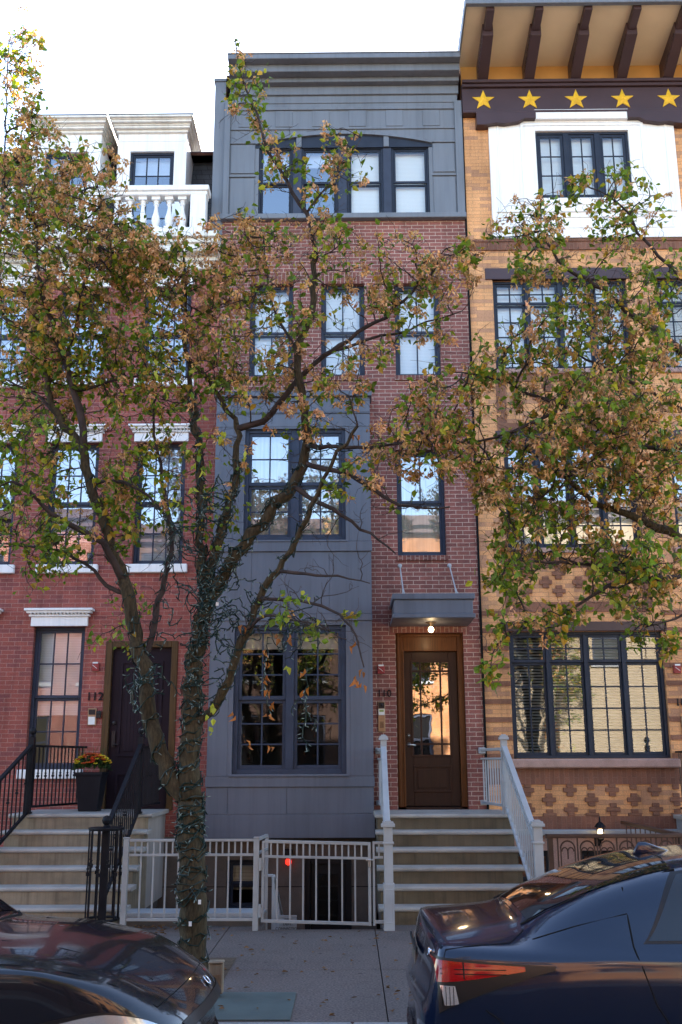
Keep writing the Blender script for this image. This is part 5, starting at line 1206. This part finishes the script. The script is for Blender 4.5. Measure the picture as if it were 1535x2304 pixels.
# ---------------------------------------------------------------- light strings wound round the forked tree
g = np.random.default_rng(21)
LS = thing('string_lights', 'dark green string of small clear bulbs wound round the forked tree', 'string lights', (-1.5, -5.4, 0))
wire = MB(); bulbs = MB()
def bulb_at(p, out):
    d = out*.45+rv_(g)*.8+np.array((0, 0, -.25)); d /= np.linalg.norm(d); p = np.array(p)
    wire.tube([p, p+d*.022], [.0055, .0055], 5); bulbs.tube([p+d*.022, p+d*.045, p+d*.056], [.0045, .0042, .001], 5)
def wind(path, rr, a0, a1, turns, phase, slack=.012):
    Q = np.array(path); n = max(12, int(turns*12)); pts = []
    for k in range(n+1):
        t = a0+(a1-a0)*k/n; f = t*(len(Q)-1); i = min(int(f), len(Q)-2); u = f-i; c = Q[i]*(1-u)+Q[i+1]*u; r = rr[i]*(1-u)+rr[i+1]*u
        d = Q[i+1]-Q[i]; d /= np.linalg.norm(d); s1 = np.cross(d, (0, 1., .01)); s1 /= np.linalg.norm(s1); s2 = np.cross(d, s1); a = phase+turns*2*math.pi*k/n+g.normal()*.16
        o_ = s1*math.cos(a)+s2*math.sin(a); p = c+o_*(r+.006+abs(g.normal())*slack)+d*g.normal()*.03; pts.append(p)
        if g.uniform() < .30: bulb_at(p, o_)
    wire.tube(pts, .0058, 5, cap=False)
def seg(i, a0, a1, t, n_=1):
    Q, rr = pathsA[i]
    for k in range(n_): wind(Q, rr, a0, a1, t*(1+.15*g.normal()), g.uniform(0, 6.28))
names = ['trunk','A','A1','A1u','A2','A3','A4','A5','A6','A7','A8','D','B','B1','B2','B2b','B2c','B3','B3t','B3a','B3c','B3d','B3e','B3f','C','C2','C3','C4']
ix = {k: i for i, k in enumerate(names)}
seg(0, .02, 1, 8); seg(0, .1, 1, 6); seg(0, .45, .62, 5); seg(0, .75, 1, 7); seg(0, .72, .95, 6)
seg(ix['A'], 0, .95, 16, 1); seg(ix['A'], .0, .5, 8, 1); seg(ix['B'], 0, 1, 12, 4); seg(ix['D'], 0, .5, 9, 1); seg(ix['B1'], 0, .55, 10, 3); seg(ix['B2'], 0, .5, 9, 2); seg(ix['B3'], 0, .45, 10, 3); seg(ix['C'], 0, .75, 14, 1); seg(ix['B3c'], 0, .5, 4, 1); seg(ix['A8'], .5, 1, 5)
def tangle(c, rx, rz, strands, bulbs_every=2):
    for s in range(int(strands*.7)):
        p = np.array(c)+g.normal(size=3)*(rx*.5, .12, rz*.5); v = rv_(g); pts = [p]
        for k in range(16):
            v = v+g.normal(size=3)*.6+(np.array(c)-p)*(1.2, 2, 1.2); v /= np.linalg.norm(v); p = p+v*g.uniform(.04, .07); pts.append(p)
            if k % bulbs_every == 0: bulb_at(p, rv_(g))
        wire.tube(pts, .0058, 5, cap=False)
for c, rx, rz, n in TANGLES: tangle(c, rx, rz, n)
for h in DANGLES:
    Q, rr = catmull(h, (.004, .004), .04); Q = [q+g.normal(size=3)*.012 for q in Q]; wire.tube(Q, .0045, 5)
    for q in Q: bulb_at(q, np.array((0, 0, -.6)))
wire.build('wire', M['wire'], LS, fix=False); o = bulbs.build('bulbs', M['bulb'], LS, fix=False); o['kind'] = 'stuff'
for p, c in (((-1.42, -5.58, .63), 'a'), ((-1.50, -5.585, .44), 'b'), ((-1.30, -5.8, 3.4), 'c')):
    b = MB(); b.box(p[0]-.012, p[0]+.014, p[1]-.006, p[1]+.006, p[2]-.018, p[2]+.02); b.build('plug_tag', M['whitep'], LS)
# ---------------------------------------------------------------- cars
def pchip(xs, ys, x):
    xs = np.asarray(xs, float); ys = np.asarray(ys, float); h = np.diff(xs); dl = np.diff(ys)/h; m = np.zeros(len(xs)); m[1:-1] = np.where(dl[:-1]*dl[1:] > 0, 2*dl[:-1]*dl[1:]/(dl[:-1]+dl[1:]+1e-12), 0); m[0] = dl[0]; m[-1] = dl[-1]
    i = np.clip(np.searchsorted(xs, x)-1, 0, len(h)-1); t = (x-xs[i])/h[i]
    return (2*t**3-3*t**2+1)*ys[i]+(t**3-2*t**2+t)*h[i]*m[i]+(-2*t**3+3*t**2)*ys[i+1]+(t**3-t**2)*h[i]*m[i+1]
class Car:
    def __init__(s, name, label, stations, xr, yc, zr, paintm, bow=(.07, .16)):
        s.st = sorted(stations); s.us = [a for a, _ in s.st]; s.Pt = np.array([p for _, p in s.st]); s.L = s.us[-1]; s.xr, s.yc, s.zr = xr, yc, zr; s.bow = bow
        s.T = thing(name, label, 'car', (xr+s.L/2, yc, zr)); s.paint = paintm
    def prof(s, u):
        return np.array([[pchip(s.us, s.Pt[:, k, 0], u), pchip(s.us, s.Pt[:, k, 1], u)] for k in range(s.Pt.shape[1])])
    def ev(s, u, v, side=1, off=0.0):
        def raw(u, v):
            P = s.prof(u); n = len(P); i = int(min(max(math.floor(v), 0), n-2)); t = v-i
            p0 = P[i-1] if i > 0 else np.array((P[0][0]-.3, P[0][1])); p1, p2 = P[i], P[i+1]; p3 = P[i+2] if i+2 < n else np.array((-P[n-2][0], P[n-2][1]))
            T_ = .42; m1 = (p2-p0)*T_; m2 = (p3-p1)*T_
            q = (2*t**3-3*t*t+1)*p1+(t**3-2*t*t+t)*m1+(-2*t**3+3*t*t)*p2+(t**3-t*t)*m2
            w = (min(abs(q[0]), .9)/.9)**2; x = u
            if u < .7: x = u+s.bow[0]*w*(1-u/.7)
            if u > s.L-.9: x = u-s.bow[1]*w*(u-(s.L-.9))/.9
            return np.array((x, q[0], q[1]))
        p = raw(u, v)
        if off:
            e = 1e-3; du = raw(min(u+e, s.L), v)-raw(max(u-e, 0), v); vv = min(max(v, .01), s.Pt.shape[1]-1.01); dv = raw(u, vv+e)-raw(u, vv-e); n = np.cross(du, dv); n /= np.linalg.norm(n)+1e-12
            c = np.array((s.L/2, 0, .6)); 
            if np.dot(n, (p-c)*(.3, 1, 1)) < 0: n = -n
            p = p+n*off
        return (s.xr+p[0], s.yc-side*p[1], s.zr+p[2])
    def body(s, nu=110, nv=6):
        us = np.unique(np.concatenate([np.linspace(0, .16, 12), np.linspace(.16, s.L-.4, nu), np.linspace(s.L-.4, s.L, 22)])); vs = np.linspace(0, s.Pt.shape[1]-1, (s.Pt.shape[1]-1)*nv+1)
        b = MB(); m = len(vs)
        for side in (1, -1):
            V = [s.ev(u, v, side) for u in us for v in vs]; b.add(V, [(i*m+j, i*m+j+1, (i+1)*m+j+1, (i+1)*m+j) for i in range(len(us)-1) for j in range(m-1)])
        n0 = len(us)*m
        for e in (0, len(us)-1):
            for j in range(m-1): b.f.append((e*m+j, e*m+j+1, n0+e*m+j+1, n0+e*m+j)); b.m.append(0)
        o = b.build('body', s.paint, s.T, smooth=True, fix=False)
        bm = bmesh.new(); bm.from_mesh(o.data); bmesh.ops.remove_doubles(bm, verts=bm.verts, dist=.0006); bmesh.ops.recalc_face_normals(bm, faces=bm.faces); bm.to_mesh(o.data); bm.free(); o.data.polygons.foreach_set('use_smooth', [True]*len(o.data.polygons)); s.B = o; return o
    def patch(s, name, mat, uvf, n=16, m=10, off=.004, sides=(1,), parent=None, join=False):
        """uvf(a, b) -> (u, v) over the unit square; a thin shell on the body"""
        for k, side in enumerate(sides):
            if k == 0 or not join: b = MB()
            V = [s.ev(*uvf(i/n, j/m), side, off) for i in range(n+1) for j in range(m+1)]; w = m+1
            b.add(V, [(i*w+j, i*w+j+1, (i+1)*w+j+1, (i+1)*w+j) for i in range(n) for j in range(m)])
            if not join or k == len(sides)-1: o = b.build(name, mat, parent or s.T, smooth=True)
        return o
    def line(s, uv, w=.005, sides=(1,), off=.003):
        for side in sides: s.seams.tube([s.ev(u, v, side, off*.2) for u, v in uv], w, 5)
    def vz(s, u, z):
        lo, hi = 2.0, 6.9
        for _ in range(22):
            m = (lo+hi)/2
            if s.ev(u, m)[2]-s.zr < z: lo = m
            else: hi = m
        return (lo+hi)/2
    def wheel(s, u, r=.32):
        for side in (1, -1):
            yo = s.yc-side*.80
            b = MB(); b.lathe((s.xr+u, yo, s.zr+r), [(r-.10, -.105), (r-.02, -.105), (r, -.08), (r, .08), (r-.02, .105), (r-.10, .105)], 36, 'y'); b.build('wheel', M['tyre'], s.T, smooth=True); w = s.T.children[-1]
            b = MB(); b.lathe((s.xr+u, yo-side*.07, s.zr+r), [(r-.10, .03*side), (r-.11, -.02*side), (r-.14, .0), (.06, -.015*side), (.02, -.03*side)], 30, 'y'); b.build('rim', M['rim'], w, smooth=True)
            b = MB(); nn = 20; V = []
            for j in range(nn+1): a = math.pi*j/nn; V += [(s.xr+u+(r+.06)*math.cos(a), s.yc-side*(.915), s.zr+r+(r+.06)*math.sin(a)-.0), (s.xr+u+(r+.06)*math.cos(a), s.yc-side*.62, s.zr+r+(r+.06)*math.sin(a))]
def P8(*a): return [tuple(p) for p in a]
# ---- right: dark navy saloon, its tail towards the steps
st = [
(0.00, P8((0,.36),(.58,.36),(.70,.40),(.76,.48),(.74,.57),(.66,.61),(.4,.63),(0,.64))),
(0.03, P8((0,.28),(.64,.28),(.77,.35),(.82,.50),(.80,.62),(.72,.68),(.44,.70),(0,.71))),
(0.07, P8((0,.24),(.68,.24),(.82,.31),(.86,.52),(.85,.74),(.77,.86),(.47,.89),(0,.90))),
(0.11, P8((0,.22),(.70,.22),(.84,.30),(.875,.53),(.87,.80),(.79,.965),(.50,1.005),(0,1.02))),
(0.16, P8((0,.21),(.71,.21),(.85,.29),(.885,.54),(.88,.82),(.80,.975),(.52,1.02),(0,1.035))),
(0.35, P8((0,.20),(.72,.20),(.86,.28),(.90,.55),(.895,.84),(.82,.975),(.55,1.035),(0,1.06))),
(0.62, P8((0,.19),(.73,.19),(.87,.27),(.91,.56),(.905,.85),(.83,.97),(.57,1.06),(0,1.09))),
(0.85, P8((0,.19),(.73,.19),(.87,.27),(.91,.56),(.91,.86),(.835,.975),(.58,1.16),(0,1.20))),
(1.20, P8((0,.19),(.73,.19),(.87,.27),(.91,.56),(.91,.87),(.84,.985),(.59,1.285),(0,1.33))),
(1.60, P8((0,.19),(.73,.19),(.87,.27),(.91,.56),(.91,.87),(.84,.985),(.57,1.375),(0,1.425))),
(2.00, P8((0,.19),(.73,.19),(.87,.27),(.91,.56),(.91,.87),(.84,.98),(.56,1.41),(0,1.46))),
(2.50, P8((0,.19),(.73,.19),(.87,.27),(.91,.56),(.91,.86),(.84,.97),(.56,1.41),(0,1.46))),
(2.90, P8((0,.19),(.73,.19),(.87,.27),(.91,.56),(.91,.85),(.84,.955),(.57,1.35),(0,1.41))),
(3.30, P8((0,.19),(.73,.19),(.87,.27),(.91,.56),(.905,.83),(.83,.94),(.62,1.15),(0,1.22))),
(3.65, P8((0,.19),(.73,.19),(.87,.27),(.90,.56),(.90,.81),(.82,.91),(.62,.99),(0,1.03))),
(4.10, P8((0,.19),(.73,.19),(.87,.27),(.90,.55),(.88,.77),(.79,.85),(.56,.91),(0,.94))),
(4.40, P8((0,.20),(.70,.20),(.83,.28),(.86,.52),(.83,.68),(.73,.74),(.5,.79),(0,.82))),
(4.56, P8((0,.22),(.66,.22),(.78,.30),(.80,.48),(.76,.58),(.66,.62),(.45,.66),(0,.68))),
(4.62, P8((0,.30),(.60,.30),(.68,.36),(.70,.45),(.66,.52),(.58,.55),(.4,.57),(0,.58)))]
c = Car('parked_car', 'dark navy saloon with red tail light and shark fin antenna at the kerb', st, .36, -8.42, -.13, M['navy']); c.body()
LB = lambda a, b, t: a+(b-a)*t
def quadp(p00, p10, p11, p01): return lambda a, b: tuple(p00[k]*(1-a)*(1-b)+p10[k]*a*(1-b)+p11[k]*a*b+p01[k]*(1-a)*b for k in (0, 1))
c.patch('rear_window', M['carglass'], lambda a, b: (LB(.70, 1.60, a)+(.10-.0*a)*(1-b)*(1 if a < .5 else .4)*0, LB(6.02+.10*(1-a)*0, 7.0, b)), 24, 10, .004, (1, -1), join=True)
c.patch('windscreen', M['carglass'], lambda a, b: (LB(2.98, 3.60, a), LB(6.04, 7.0, b)), 18, 10, .004, (1, -1), join=True)
for nm, u00, u10, u11, u01 in (('rear_side_window', 1.36, 2.16, 2.16, 1.62), ('front_side_window', 2.22, 3.36, 2.86, 2.22)):
    c.patch(nm, M['carglass'], quadp((u00, 5.10), (u10, 5.10), (u11, 5.90), (u01, 5.90)), 18, 8, .004, (1, -1))
    c.patch('window_trim', M['black'], quadp((u00-.03, 5.05), (u10+.02, 5.05), (u11+.02, 5.96), (u01-.03, 5.96)), 18, 8, .002, (1, -1))
def lampz(a, b, t0, t1, l0, l1, ue, e=1.6):
    u = LB(.078, ue, a**1.3); return u, c.vz(u, LB(LB(l0, l1, a**e), LB(t0, t1, a), b))
def lampf(a, b):
    u = LB(.030, .66, a**1.25); hi = LB(4.60, 4.12, a); lo = LB(4.05, 3.92, min(1, a*1.15)); 
    k = 1 if a < .55 else (1-(a-.55)/.45*.62); mid = LB(lo, hi, .62); lo2 = mid+(lo-mid)*k; hi2 = mid+(hi-mid)*k
    return u, LB(lo2, hi2, b)
c.patch('tail_light', M['redlens'], lambda a, b: lampz(a, b, .915, .885, .80, .862, .62), 34, 10, .010, (1, -1))
c.patch('tail_light_housing', M['black'], lambda a, b: lampz(a, b, .93, .888, .635, .868, .80, 1.0), 40, 10, .006, (1, -1))
c.patch('reversing_light', M['clearlens'], lambda a, b: (.092+.085*a+.02*(1-b), c.vz(.092+.085*a, LB(.67+.02*a, .785, b))), 12, 6, .011, (1, -1))
c.seams = MB()
c.line([(.115, 5.0), (.113, 5.5), (.113, 6), (.112, 6.5), (.112, 7)], .004, (1, -1)); c.line([(.12, 4.62), (.14, 4.9), (.30, 5.08), (.55, 5.25), (.66, 5.7), (.67, 6.4), (.67, 7)], .004, (1, -1))
c.line([(1.28, 5.88), (1.27, 5.4), (1.27, 5.0), (1.28, 4.6), (1.30, 4.0), (1.36, 3.4), (1.48, 2.8), (1.60, 2.2)], .005, (1, -1)); c.line([(2.19, 5.95), (2.19, 5.0), (2.19, 4), (2.19, 3), (2.20, 2.1)], .005, (1, -1)); c.line([(3.42, 5.0), (3.42, 4), (3.40, 3), (3.36, 2.1)], .005, (1, -1))
c.line([(.36, 3.38), (.45, 3.2), (.52, 2.9), (.58, 2.5)], .004, (1, -1)); c.line([(.70, 5.35), (.95, 5.45), (1.27, 5.5)], .003, (1, -1)); c.line([(1.60, 6.1), (1.62, 6.5), (1.63, 7)], .005, (1, -1)); c.line([(.66, 5.95), (1.0, 5.99), (1.62, 6.0)], .008, (1, -1))
for zz in (.845, .868): c.line([(u, c.vz(u, zz)) for u in (.10, .2, .3, .4, .5)], .0028, (1, -1), .055)
c.line([(.235, c.vz(.235, z)) for z in (.82, .85, .88, .905)], .004, (1, -1), .055)
for k in range(4): c.line([(.10+.022*k, c.vz(.10+.022*k, z)) for z in (.68, .73, .78)], .0022, (1, -1), .055)
c.seams.build('panel_gaps', M['seam'], c.T)
for side in (1, -1):
    b = MB(); p = [Vector(c.ev(u, 4.28, side, .012)) for u in (1.70, 1.76, 1.86, 1.92)]; b.tube(p, [.012, .018, .018, .012], 8); b.build('door_handle', M['black'], c.T, smooth=True)
# shark fin, plate, trim letters
fx = c.ev(1.62, 7.0)[0]; zf = c.ev(1.62, 7)[2]; b = MB()
b.add([(fx-.10, c.yc-.02, zf-.01), (fx+.16, c.yc-.03, zf+.01), (fx+.16, c.yc+.03, zf+.01), (fx-.10, c.yc+.02, zf-.01), (fx-.055, c.yc-.012, zf+.07), (fx-.01, c.yc-.012, zf+.072), (fx-.01, c.yc+.012, zf+.072), (fx-.055, c.yc+.012, zf+.07)], [(0,3,2,1),(4,5,6,7),(0,1,5,4),(1,2,6,5),(2,3,7,6),(3,0,4,7)]); b.build('antenna_fin', M['navy'], c.T, bevel=.008, smooth=True)
b = MB(); px = c.ev(.05, 7)[0]+.006; b.box(px-.012, px, c.yc-.155, c.yc+.155, c.zr+.69, c.zr+.84); b.build('number_plate', M['granite'], c.T, bevel=.003)  # pale plate in a dark colour that stands in for the shade on it
b = MB(); b.box(px-.016, px-.002, c.yc-.3, c.yc+.3, c.zr+.86, c.zr+.90); b.build('boot_garnish', M['black'], c.T, bevel=.006)
e = c.ev(.085, 5.55, 1, .004); text_part('trim_letters', 'SV', .07, (e[0]-.010, e[1], e[2]-.02), c.T, M['chrome'], rot=(R(90), 0, R(-90+12)), depth=.004)
c.wheel(.98); c.wheel(3.70)
# ---- left: black hatchback, bonnet and headlamp in view
st = [
(0.00, P8((0,.42),(.60,.42),(.70,.50),(.74,.62),(.72,.74),(.66,.82),(.4,.86),(0,.87))),
(0.08, P8((0,.28),(.70,.28),(.82,.36),(.86,.58),(.84,.84),(.76,1.0),(.5,1.10),(0,1.13))),
(0.30, P8((0,.22),(.74,.22),(.87,.30),(.90,.58),(.89,.88),(.82,1.02),(.60,1.34),(0,1.40))),
(0.70, P8((0,.20),(.74,.20),(.88,.28),(.91,.58),(.905,.90),(.84,1.02),(.60,1.44),(0,1.50))),
(1.30, P8((0,.20),(.74,.20),(.88,.28),(.91,.58),(.905,.90),(.84,1.02),(.59,1.48),(0,1.54))),
(1.90, P8((0,.20),(.74,.20),(.88,.28),(.91,.58),(.905,.90),(.84,1.01),(.59,1.46),(0,1.52))),
(2.32, P8((0,.20),(.74,.20),(.88,.28),(.91,.58),(.905,.89),(.84,1.0),(.61,1.34),(0,1.41))),
(2.78, P8((0,.20),(.74,.20),(.88,.28),(.91,.58),(.90,.88),(.84,.965),(.66,1.08),(0,1.19))),
(2.99, P8((0,.20),(.74,.20),(.88,.28),(.91,.58),(.90,.85),(.83,.915),(.66,.965),(0,1.015))),
(3.45, P8((0,.20),(.74,.20),(.88,.28),(.91,.57),(.90,.845),(.82,.89),(.64,.935),(0,.985))),
(3.75, P8((0,.20),(.74,.20),(.88,.28),(.91,.56),(.89,.80),(.80,.85),(.62,.89),(0,.935))),
(4.00, P8((0,.20),(.74,.20),(.87,.28),(.90,.54),(.875,.74),(.78,.80),(.60,.84),(0,.875))),
(4.18, P8((0,.21),(.72,.21),(.85,.29),(.88,.51),(.85,.67),(.75,.73),(.57,.765),(0,.80))),
(4.32, P8((0,.22),(.69,.22),(.81,.30),(.84,.48),(.80,.60),(.70,.65),(.53,.685),(0,.72))),
(4.42, P8((0,.24),(.64,.24),(.75,.31),(.77,.44),(.74,.53),(.65,.575),(.48,.605),(0,.635))),
(4.48, P8((0,.30),(.56,.30),(.64,.35),(.66,.42),(.63,.47),(.56,.50),(.42,.52),(0,.54)))]
c = Car('parked_car', 'black hatchback with rounded bonnet and clear headlamp before the iron railings', st, -.87-4.48, -8.46, -.13, M['blackcar'], (.08, .20)); c.body()
L_ = 4.48
c.patch('windscreen', M['carglass'], lambda a, b: (LB(2.10, 2.92, a), LB(6.06, 7.0, b)), 18, 10, .004, (1, -1), join=True)
c.patch('rear_window', M['carglass'], lambda a, b: (LB(.12, .42, a), LB(6.05, 7.0, b)), 12, 10, .004, (1, -1), join=True)
for nm, u00, u10, u11, u01 in (('rear_side_window', .75, 1.56, 1.56, .85), ('front_side_window', 1.62, 2.62, 2.15, 1.62)):
    c.patch(nm, M['carglass'], quadp((u00, 5.10), (u10, 5.10), (u11, 5.90), (u01, 5.90)), 18, 8, .004, (1, -1))
def hl(a, b):
    u = LB(L_-.95, L_-.10, a); hi = LB(3.05, 4.0, a**1.4); lo = LB(2.9, 3.2, a); return u, LB(lo, hi, b)
c.patch('headlamp', M['clearlens'], hl, 26, 8, .008, (1, -1))
c.patch('indicator', M['amber'], lambda a, b: hl(.12+a*.14, .35+b*.45), 10, 6, .012, (1, -1))
c.patch('headlamp_trim', M['black'], lambda a, b: (lambda q: (q[0]-.03+.06*a, q[1]+(.07 if b > .5 else -.07)*1.0))(hl(a, b)), 26, 8, .005, (1, -1))
c.patch('grille', M['black'], lambda a, b: (LB(L_-.035, L_-.002, a), LB(4.9, 7.0, b)), 6, 16, .006, (1, -1), join=True)
c.seams = MB()
c.line([(L_-.16, 4.9), (L_-.155, 5.4), (L_-.15, 6), (L_-.15, 6.5), (L_-.15, 7)], .0045, (1, -1)); c.line([(3.10, 5.05), (3.4, 4.98), (3.75, 4.93), (4.05, 4.88), (L_-.16, 4.9)], .0045, (1, -1)); c.line([(2.93, 5.9), (2.99, 6.2), (3.0, 6.6), (3.01, 7.0)], .010, (1, -1))
c.line([(2.75, 5.0), (2.75, 4), (2.73, 3), (2.70, 2.1)], .005, (1, -1)); c.line([(1.65, 5.9), (1.65, 4), (1.65, 2.1)], .005, (1, -1))
c.line([(3.2, 6.35), (3.6, 6.25), (4.0, 6.15), (4.2, 6.1)], .003, (1, -1)); c.seams.build('panel_gaps', M['seam'], c.T)
b = MB()
for side in (1,): b.tube([Vector(c.ev(2.97, 5.95, 1, .02)), Vector(c.ev(2.85, 6.4, 1, .025)), Vector(c.ev(2.89, 6.9, 1, .022))], [.012, .010, .008], 6); b.tube([Vector(c.ev(2.93, 6.3, 1, .03)), Vector(c.ev(2.75, 6.55, 1, .02)), Vector(c.ev(2.67, 7, 1, .02))], [.008, .009, .008], 6)
b.build('wiper', M['black'], c.T)
e = Vector(c.ev(L_-.075, 6.95, 1, .004)); e2 = Vector(c.ev(L_-.075, 6.95, 1, .02)); nrm = (e2-e).normalized()
b = MB(); t1 = nrm.orthogonal().normalized(); t2 = nrm.cross(t1); ring = [e+nrm*.006+(t1*math.cos(a)+t2*math.sin(a))*.036 for a in [2*math.pi*k/24 for k in range(25)]]
b.tube(ring, .005, 6, cap=False); b.tube([e, e+nrm*.006], [.034, .030], 20); b.build('bonnet_badge', M['chrome'], c.T, smooth=True)
b = MB()
for sg in (-1, 1): b.tube([e+nrm*.009+t1*.02*sg, e+nrm*.010+t2*.014, e+nrm*.009-t1*.004*sg], .0035, 5)
b.build('badge_mark', M['black'], c.T)
c.wheel(.85); c.wheel(3.55)
# ---------------------------------------------------------------- houses across the street, seen in the window panes and car bodies
OY = -19.6
def far_house(label, x0, x1, h, wallm, nwin, floors):
    T = thing('facing_house', label, 'house', ((x0+x1)/2, OY, 0), 'houses across the street'); b = MB(); ops = []
    w = (x1-x0)/nwin
    for fz in floors:
        for k in range(nwin): cx = x0+w*(k+.5); ops.append((cx-.5, cx+.5, fz, fz+1.75))
    xs = sorted({x0, x1, *[o[0] for o in ops], *[o[1] for o in ops]}); zs = sorted({0, h, *[o[2] for o in ops], *[o[3] for o in ops]})
    for a, c_ in zip(xs, xs[1:]):
        for e, f in zip(zs, zs[1:]):
            mx, mz = (a+c_)/2, (e+f)/2
            if not any(o[0] < mx < o[1] and o[2] < mz < o[3] for o in ops): b.quad((a, OY, e), (c_, OY, e), (c_, OY, f), (a, OY, f))
    b.quad((x0, OY, 0), (x0, OY, h), (x0, OY-9, h), (x0, OY-9, 0)); b.quad((x1, OY, 0), (x1, OY-9, 0), (x1, OY-9, h), (x1, OY, h)); b.quad((x0, OY, h), (x1, OY, h), (x1, OY-9, h), (x0, OY-9, h)); b.quad((x0, OY-9, 0), (x1, OY-9, 0), (x1, OY-9, h), (x0, OY-9, h))
    b.build('wall', wallm, T)
    b = MB(); b.box(x0+.02, x1-.02, OY, OY+.45, h-.35, h); b.box(x0+.02, x1-.02, OY, OY+.25, h-.6, h-.35); b.build('cornice', M['brown'], T)
    for a, c_, e, f in ops:
        b = MB()
        for q in ((a, a+.07, e, f), (c_-.07, c_, e, f), (a+.07, c_-.07, f-.07, f), (a+.07, c_-.07, e, e+.07), (a+.07, c_-.07, (e+f)/2-.03, (e+f)/2+.03)): b.box(q[0], q[1], OY-.12, OY-.05, q[2], q[3])
        o = b.build('window', M['frame2'], T)
        b = MB(); b.quad((a, OY-.10, e), (c_, OY-.10, e), (c_, OY-.10, f), (a, OY-.10, f)); b.build('pane', M['carglass'], o)
        b = MB(); b.box(a-.08, c_+.08, OY-.02, OY+.08, e-.12, e-.003); b.build('sill', M['coping'], o)
    return T
far_house('orange brick house across the street, mirrored in the front door glass', -.4, 5.0, 10.5, M['farbrick'], 3, (1.7, 4.6, 7.5))
far_house('brownstone house across the street, mirrored in the bay windows', -8.0, -.41, 10.2, M['farbrown'], 4, (1.7, 4.6, 7.5))
far_house('cream stucco house across the street, mirrored in the wide ground floor window', 5.01, 13.0, 11, M['farcream'], 3, (5.2, 8.0))
far_house('dark red brick house across the street, next to the brownstone one', -16, -8.01, 10.8, M['brick110'], 4, (1.7, 4.6, 7.5))
def dup(root, loc, rotz, label):
    r = root.copy(); COL.objects.link(r); r.location = loc; r.rotation_euler = (0, 0, rotz); r['label'] = label
    for ch in list(root.children):
        c_ = ch.copy(); COL.objects.link(c_); c_.parent = r
    return r
dup(TA, (6.6, -17.8, 0), 2.2, 'street tree on the far sidewalk, mirrored in the windows of the tan brick house')
dup(TA, (-2.4, -17.6, 0), 4.0, 'street tree on the far sidewalk, mirrored in the bay windows')
